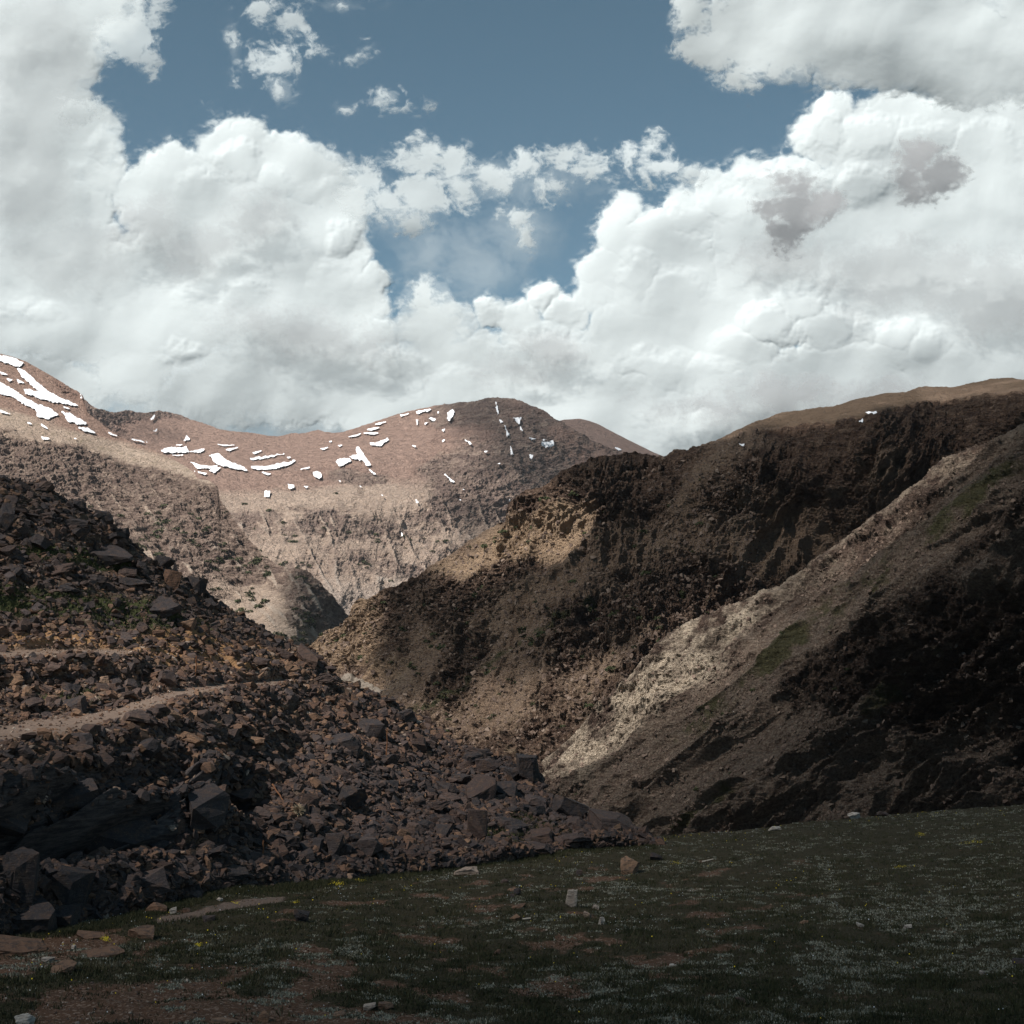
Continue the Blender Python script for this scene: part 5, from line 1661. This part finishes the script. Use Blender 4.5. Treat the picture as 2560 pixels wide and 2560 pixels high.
for (x, y, w, a_, lb, mt) in ((1306, 2299, 20, 12, 'short white weathered stick beside the grey flat stone', 0), (1755, 2150, 27, 20, 'white forked piece of wood near the far rim of the meadow', 0), (1060, 2418, 12, -20, 'thin pale twig lying in the dark grass', 0)):
    P, N, _ = surf('M', x, y)
    P = P[0]
    d_ = float(np.linalg.norm(P))
    Lw = w / F * d_
    stick('stick', P + [0, 0, .03], P + [Lw, 0, .03 + Lw * math.tan(rad(a_)) * .6], .035, M_WOOD, lb, 'stick')
for (x, y0, y1, lb) in ((957, 1922, 1838, 'thin rust brown post standing on the middle of the boulder slope'), (487, 1702, 1643, 'thin rust brown post beside the bend between the tracks'), (647, 2165, 2118, 'short rust brown post low on the boulder slope')):
    P, N, _ = surf('T', x, y0)
    P = P[0]
    d_ = float(np.linalg.norm(P))
    stick('post', P - [0, 0, .2], P + [0.05, 0, (y0 - y1) / F * d_], .05, M_RUST, lb, 'post', 'rusty posts on the boulder slope')
# driftwood like branch leaning by the black hollow
P, N, _ = surf('T', 690, 1958)
Q_, _, _ = surf('T', 716, 1998)
stick('branch', P[0] + [0, -.3, .2], Q_[0] + [0, -.3, .1], .05, M_RUST, 'straight brown branch leaning right of the black hollow', 'branch')
# dead shrub: a ball of dry stems
# ================================================================== PLANTS
def leafmat(name, stops, rough=.8, trans=.0):
    n = NT(name)
    p = n.pos()
    c = n.ramp(n.attr('tone'), stops)
    c = n.mix(n.math('MULTIPLY', n.noise(p, 3.0, 3, .6), .5), c, (.03, .028, .016))
    return n.out(c, rough, None, .15)


M_SHRUB = leafmat('shrub_leaves', [(0, (.020, .026, .012)), (.6, (.05, .058, .024)), (1, (.10, .10, .04))])


def shrub_proto(seed, m=70):
    """a low bush: many small leaf faces through a flattened dome"""
    r = np.random.default_rng(seed)
    u = r.normal(size=(m, 3))
    u /= np.linalg.norm(u, axis=1)[:, None]
    u[:, 2] = np.abs(u[:, 2])
    lob = 1 + .35 * perlin(u * 1.6 + seed)
    c = u * (r.uniform(.55, 1, m) * lob)[:, None] * [1, 1, .62]
    a = r.normal(size=(m, 3)); a /= np.linalg.norm(a, axis=1)[:, None]
    b = np.cross(a, r.normal(size=(m, 3))); b /= np.linalg.norm(b, axis=1)[:, None]
    s_ = r.uniform(.16, .34, m)[:, None]
    V = np.stack([c + a * s_, c - a * s_ * .5 + b * s_ * .8, c - a * s_ * .5 - b * s_ * .8], 1).reshape(-1, 3)
    Fc = np.arange(3 * m).reshape(m, 3)
    T = np.repeat(np.clip(.2 + .5 * c[:, 2] + r.normal(0, .2, m), 0, 1), 3)
    return V, Fc, T


SP = [shrub_proto(i) for i in range(5)]
SM = []
for v, f, t in SP:
    o = mesh_np('shrub', v, f, M_SHRUB, {'tone': t})
    me = o.data
    bpy.data.objects.remove(o)
    SM.append(me)


def put_shrub(P, s_, label, group):
    o = bpy.data.objects.new('shrub', random.choice(SM))
    COL.objects.link(o)
    o.location = P
    o.scale = (s_, s_ * random.uniform(.7, 1.1), s_ * random.uniform(.7, 1.1))
    o.rotation_euler = (0, 0, random.uniform(0, 6.28))
    tag(o, label, 'shrub', group)


def merge_shrubs(P, s_, label):
    Vs, Fs, Ts = [], [], []
    b = 0
    for i in range(len(P)):
        v, f, t = SP[i % 5]
        v = v[:150]; f = f[:50]; t = t[:150]
        Vs.append(v * s_[i] + P[i]); Fs.append(f + b); Ts.append(t)
        b += len(v)
    o = mesh_np('shrubs', np.concatenate(Vs), np.concatenate(Fs), M_SHRUB, {'tone': np.concatenate(Ts)})
    tag(o, label, 'shrubs', kind='stuff')


rs = np.random.default_rng(77)


def shrub_mask(ln):
    def f(x, y, a):
        q = np.stack([x, y, np.zeros_like(x)], 1)
        cl = ss(-.05, .35, fbm(q, 60, 3, seed=61))
        if ln == 'F0': return cl * ss(1180, 1330, y) * (1 - ss(.7, .95, a['pale']) * .5)
        if ln == 'F1': return cl * ss(1230, 1330, y) * ss(1200, 1000, x)
        if ln == 'R2': return cl * ss(1180, 1300, y) * ss(1900, 1700, x)
        return cl * ss(60, 150, y - np.interp(x, [p[0] for p in R_R1], [p[1] for p in R_R1])) * ss(2300, 1700, x) * ss(2000, 1900, y)
    return f


for ln, m, s0, s1, keep, lb, gp in (('F0', 2300, 4.0, 10.0, 60, 'dark green bush dotted on the pale flank of the left mountain', 'bushes on the left mountain'),
                                    ('F1', 1700, 5.0, 12.0, 60, 'dark green bush on the lower slope of the far peak', 'bushes below the far peak'),
                                    ('R2', 1700, 1.8, 4.6, 110, 'dark juniper like bush on the shaded middle ridge', 'bushes on the middle ridge'),
                                    ('R1', 500, .7, 1.7, 60, 'low green bush on the sunlit spur of the right slope', 'bushes on the right slope')):
    P, N, px, py, at = sample(ln, m, rs, shrub_mask(ln), r1=.97)
    k = (px > 0) & (px < 2560)
    P = P[k]
    s_ = s0 + (s1 - s0) * rs.uniform(size=len(P)) ** 1.6 * 1.1
    o_ = np.argsort(-s_)
    for i in o_[:keep]:
        put_shrub(P[i] - [0, 0, s_[i] * .15], s_[i], lb, gp)
    rest = o_[keep:]
    if len(rest):
        merge_shrubs(P[rest], s_[rest], 'smaller green bushes scattered among ' + gp.replace('bushes', 'the bushes'))

# ---------------- grass, cushions and flowers of the meadow
M_GRASS = leafmat('meadow_grass', [(0, (.016, .020, .010)), (.35, (.045, .050, .022)), (.6, (.085, .070, .036)), (.8, (.20, .18, .13)), (1, (.42, .42, .34))], .7)


def blades(P, N, hgt, wid, tone, nb, rng, spread, lean, name, label, mat):
    m = len(P)
    idx = np.repeat(np.arange(m), nb)
    k = len(idx)
    off = rng.normal(size=(k, 3)) * spread[idx][:, None]
    off[:, 2] *= .1
    base = P[idx] + off
    d = N[idx] * 1.0 + rng.normal(size=(k, 3)) * lean
    d /= np.linalg.norm(d, axis=1)[:, None]
    side = np.cross(d, rng.normal(size=(k, 3)))
    side /= np.linalg.norm(side, axis=1)[:, None]
    h = hgt[idx] * rng.uniform(.55, 1.15, k)
    w = wid[idx]
    V = np.stack([base - side * w[:, None], base + side * w[:, None], base + d * h[:, None]], 1)
    V[:, :2, 2] -= .02
    t = np.clip(tone[idx] + rng.normal(0, .09, k), 0, 1)
    o = mesh_np(name, V.reshape(-1, 3), np.arange(3 * k).reshape(k, 3), mat, {'tone': np.repeat(t, 3)})
    tag(o, label, name.replace('_', ' '), kind='stuff')
    return o


rg = np.random.default_rng(99)
UP = np.array([0, 0, 1.0])


def gmask(x, y, a):
    return np.clip(1 - 1.15 * a['dirt'] - 1.4 * a['path'], 0.02, 1)


P, N, px, py, at = sample('M', 88000, rg, gmask, x0=-420, x1=3050, r0=.20)
q = P * [1, 1, 0]
pal = fbm(q, 1.5, 4, .6, seed=91)
pal2 = fbm(q, 5.5, 3, .5, seed=92)
tone = np.clip(.36 + .55 * fbm(q, 2.2, 4, .6, seed=93) + rg.normal(0, .10, len(P)), 0, .8)
h = np.where(rg.uniform(size=len(P)) < .04, .24, (.04 + .09 * rg.uniform(size=len(P))) * (.4 + 1.9 * ss(-.2, .5, fbm(q, .8, 3, seed=95))))
blades(P, N * .3 + UP * .7, h, np.full(len(P), .015) * (1 + .4 * rg.uniform(size=len(P))), tone, 6, rg, np.full(len(P), .10), .42, 'grass', 'short dark alpine grass covering the meadow', M_GRASS)
# pale cushions
P, N, px, py, at = sample('M', 140000, rg, lambda x, y, a: ss(.13, .24, fbm(surf('M', x, y)[0] * [1, 1, 0], 1.15, 4, .6, seed=91) + .5 * fbm(surf('M', x, y)[0] * [1, 1, 0], 5.5, 3, .5, seed=92) + .10 * ss(1200, 2300, x) - .12 * ss(900, 300, x)) * (1 - a['path']), x0=-420, x1=3050, r0=.20)
blades(P, UP[None].repeat(len(P), 0), np.full(len(P), .06), np.full(len(P), .030), np.clip(rg.normal(.88, .08, len(P)), 0, 1), 9, rg, np.full(len(P), .075), .9, 'cushion_plants', 'pale grey green cushion plants spread in patches through the meadow', M_GRASS)
# darker creeping mats
P, N, px, py, at = sample('M', 78000, rg, lambda x, y, a: ss(.1, .3, fbm(surf('M', x, y)[0] * [1, 1, 0], 2.6, 3, .5, seed=97)) * (1 - a['path']) * .8, x0=-420, x1=3050, r0=.20)
blades(P, N * .3 + UP * .7, np.full(len(P), .085), np.full(len(P), .018), np.full(len(P), .10), 4, rg, np.full(len(P), .09), .6, 'creeping_shrubs', 'dark low mats of creeping plants between the bare patches', M_GRASS)

# grass on the boulder slope
P, N, px, py, at = sample('T', 42000, rg, lambda x, y, a: ss(.25, .6, a['grass']), x0=-120, x1=1640, r0=.0)
blades(P, N * .3 + UP * .7, np.full(len(P), .20), np.full(len(P), .03), np.clip(rg.normal(.33, .12, len(P)), 0, .7), 5, rg, np.full(len(P), .16), .5, 'grass', 'mossy grass growing between the boulders of the left slope', M_GRASS)
# grass seam where slope and meadow meet
xs_ = rg.uniform(150, 1640, 9000)
ys_ = interp(B_T, xs_) + rg.normal(2, 5, 9000) + 6
P, N, at = surf('M', xs_, ys_)
blades(P, UP[None].repeat(len(P), 0), np.full(len(P), .17), np.full(len(P), .016), np.clip(rg.normal(.33, .1, len(P)), 0, .8), 5, rg, np.full(len(P), .12), .35, 'grass', 'taller grass fringe along the foot of the boulder slope', M_GRASS)


def flowers(name, px, py, col, label, size, rng):
    P, N, _ = surf('M', px, py)
    m = len(P)
    P = P + UP * rng.uniform(.05, .13, m)[:, None]
    ang = np.arange(5) * math.tau / 5
    nrm = UP * .6 + np.array([0, -.6, 0]) + rng.normal(size=(m, 3)) * .3
    nrm /= np.linalg.norm(nrm, axis=1)[:, None]
    sx = np.cross(nrm, [0.3, 1, 0.2]); sx /= np.linalg.norm(sx, axis=1)[:, None]
    sy = np.cross(nrm, sx)
    s_ = size * rng.uniform(.7, 1.3, m)
    ring = P[:, None] + (sx[:, None] * np.cos(ang)[None, :, None] + sy[:, None] * np.sin(ang)[None, :, None]) * s_[:, None, None]
    Vv = np.concatenate([P[:, None] - nrm[:, None] * s_[:, None, None] * .3, ring], 1)
    f = np.array([[0, 1 + i, 1 + (i + 1) % 5] for i in range(5)])
    Fq = (f[None] + (np.arange(m) * 6)[:, None, None]).reshape(-1, 3)
    nn = NT(name + '_petals')
    mt = nn.out(nn.mix(nn.noise(nn.pos(), 5, 2), col, tuple(c * .8 for c in col)), .7, None, .2)
    o = mesh_np(name, Vv.reshape(-1, 3), Fq, mt)
    tag(o, label, 'flowers', kind='stuff')


def spread(m, rng, dens):
    x = rng.uniform(-50, 2620, m)
    s_ = rng.uniform(0, 1, m)
    yr = interp(R_M, x)
    y = yr + (2560 - yr) * s_ ** 1.7 + 3
    k = rng.uniform(size=m) < dens(x, y)
    return x[k], y[k]


def fdens(seed, thr):
    def f(x, y):
        q = np.stack([x, y * 2.2, np.zeros_like(x)], 1)
        return ss(thr, thr + .25, fbm(q, 120, 3, seed=seed)) * ss(2500, 2150, y) * (1.1 - .5 * ss(1300, 2400, x)) + .03
    return f


x, y = spread(3200, rg, fdens(201, -.05))
flowers('white_flowers', x, y, (.75, .76, .78), 'tiny white flowers sprinkled over the upper meadow', .015, rg)
x, y = spread(3200, rg, fdens(207, .12))
flowers('yellow_flowers', x, y, (.72, .55, .03), 'tiny yellow flowers in the grass of the upper meadow', .022, rg)
for fx, fy, fr, m in ((265, 2350, 9, 70), (496, 2357, 8, 40), (845, 2213, 16, 90), (2301, 2088, 13, 60), (2433, 2111, 24, 70), (590, 2262, 8, 26), (740, 2262, 10, 26), (1690, 2160, 12, 26), (900, 2204, 14, 50), (2250, 2170, 14, 30)):
    pass
cl = [(265, 2350, 9, 3, 90), (496, 2357, 8, 2, 50), (845, 2213, 16, 3, 110), (2301, 2088, 13, 3, 70), (2433, 2111, 26, 3, 80), (590, 2262, 8, 2, 26), (740, 2262, 10, 2, 26), (1690, 2160, 12, 3, 36), (900, 2204, 14, 3, 60), (2250, 2170, 14, 3, 40)]
X_, Y_ = [], []
for cx, cy, ax, ay, m in cl:
    X_.append(rg.normal(cx, ax * .6, m)); Y_.append(rg.normal(cy, ay * .6, m))
flowers('yellow_flowers', np.concatenate(X_), np.concatenate(Y_), (.55, .43, .03), 'dense yellow flower cushions in the meadow', .015, rg)

# ---------------- dry ball of stems among the boulders
P, N, _ = surf('T', 741, 2050)
d_ = float(np.linalg.norm(P[0]))
rb = 17 / F * d_
r = np.random.default_rng(5)
m = 260
u = r.normal(size=(m, 3)); u /= np.linalg.norm(u, axis=1)[:, None]
tip = u * rb * r.uniform(.6, 1.1, m)[:, None]
sd2 = np.cross(u, r.normal(size=(m, 3))); sd2 /= np.linalg.norm(sd2, axis=1)[:, None]
V = np.stack([u * .05 - sd2 * .012, u * .05 + sd2 * .012, tip + sd2 * .02, tip - sd2 * .02], 1).reshape(-1, 3)
n = NT('dry_stems')
mt = n.out(n.mix(n.noise(n.pos(), 9, 3), (.26, .19, .12), (.50, .40, .28)), .9, None, .1)
o = mesh_np('dead_shrub', V, np.arange(4 * m).reshape(m, 4), mt)
o.location = P[0] + np.array([0, -.4, rb * .8])
tag(o, 'bleached ball of dry stems among the boulders below the black hollow', 'dead shrub')


# ================================================================== AIR
bm = bmesh.new()
bmesh.ops.create_cube(bm, size=1)
me = bpy.data.meshes.new('haze')
bm.to_mesh(me)
bm.free()
x0, x1, y0, y1, z0, z1 = -4200, 3600, -900, 9500, -520, 1180
for v in me.vertices:
    v.co = ((x0 + x1) / 2 + v.co.x * (x1 - x0), (y0 + y1) / 2 + v.co.y * (y1 - y0), (z0 + z1) / 2 + v.co.z * (z1 - z0))
m = bpy.data.materials.new('valley_air')
m.use_nodes = True
m.node_tree.nodes.clear()
pv = m.node_tree.nodes.new('ShaderNodeVolumePrincipled')
pv.inputs['Color'].default_value = (.86, .88, .95, 1)
pv.inputs['Density'].default_value = 1.2e-5
pv.inputs['Anisotropy'].default_value = 0.2
mo = m.node_tree.nodes.new('ShaderNodeOutputMaterial')
m.node_tree.links.new(pv.outputs[0], mo.inputs['Volume'])
me.materials.append(m)
o = bpy.data.objects.new('haze', me)
COL.objects.link(o)
o['kind'] = 'stuff'
o['label'] = 'thin mountain haze softening the far peak'
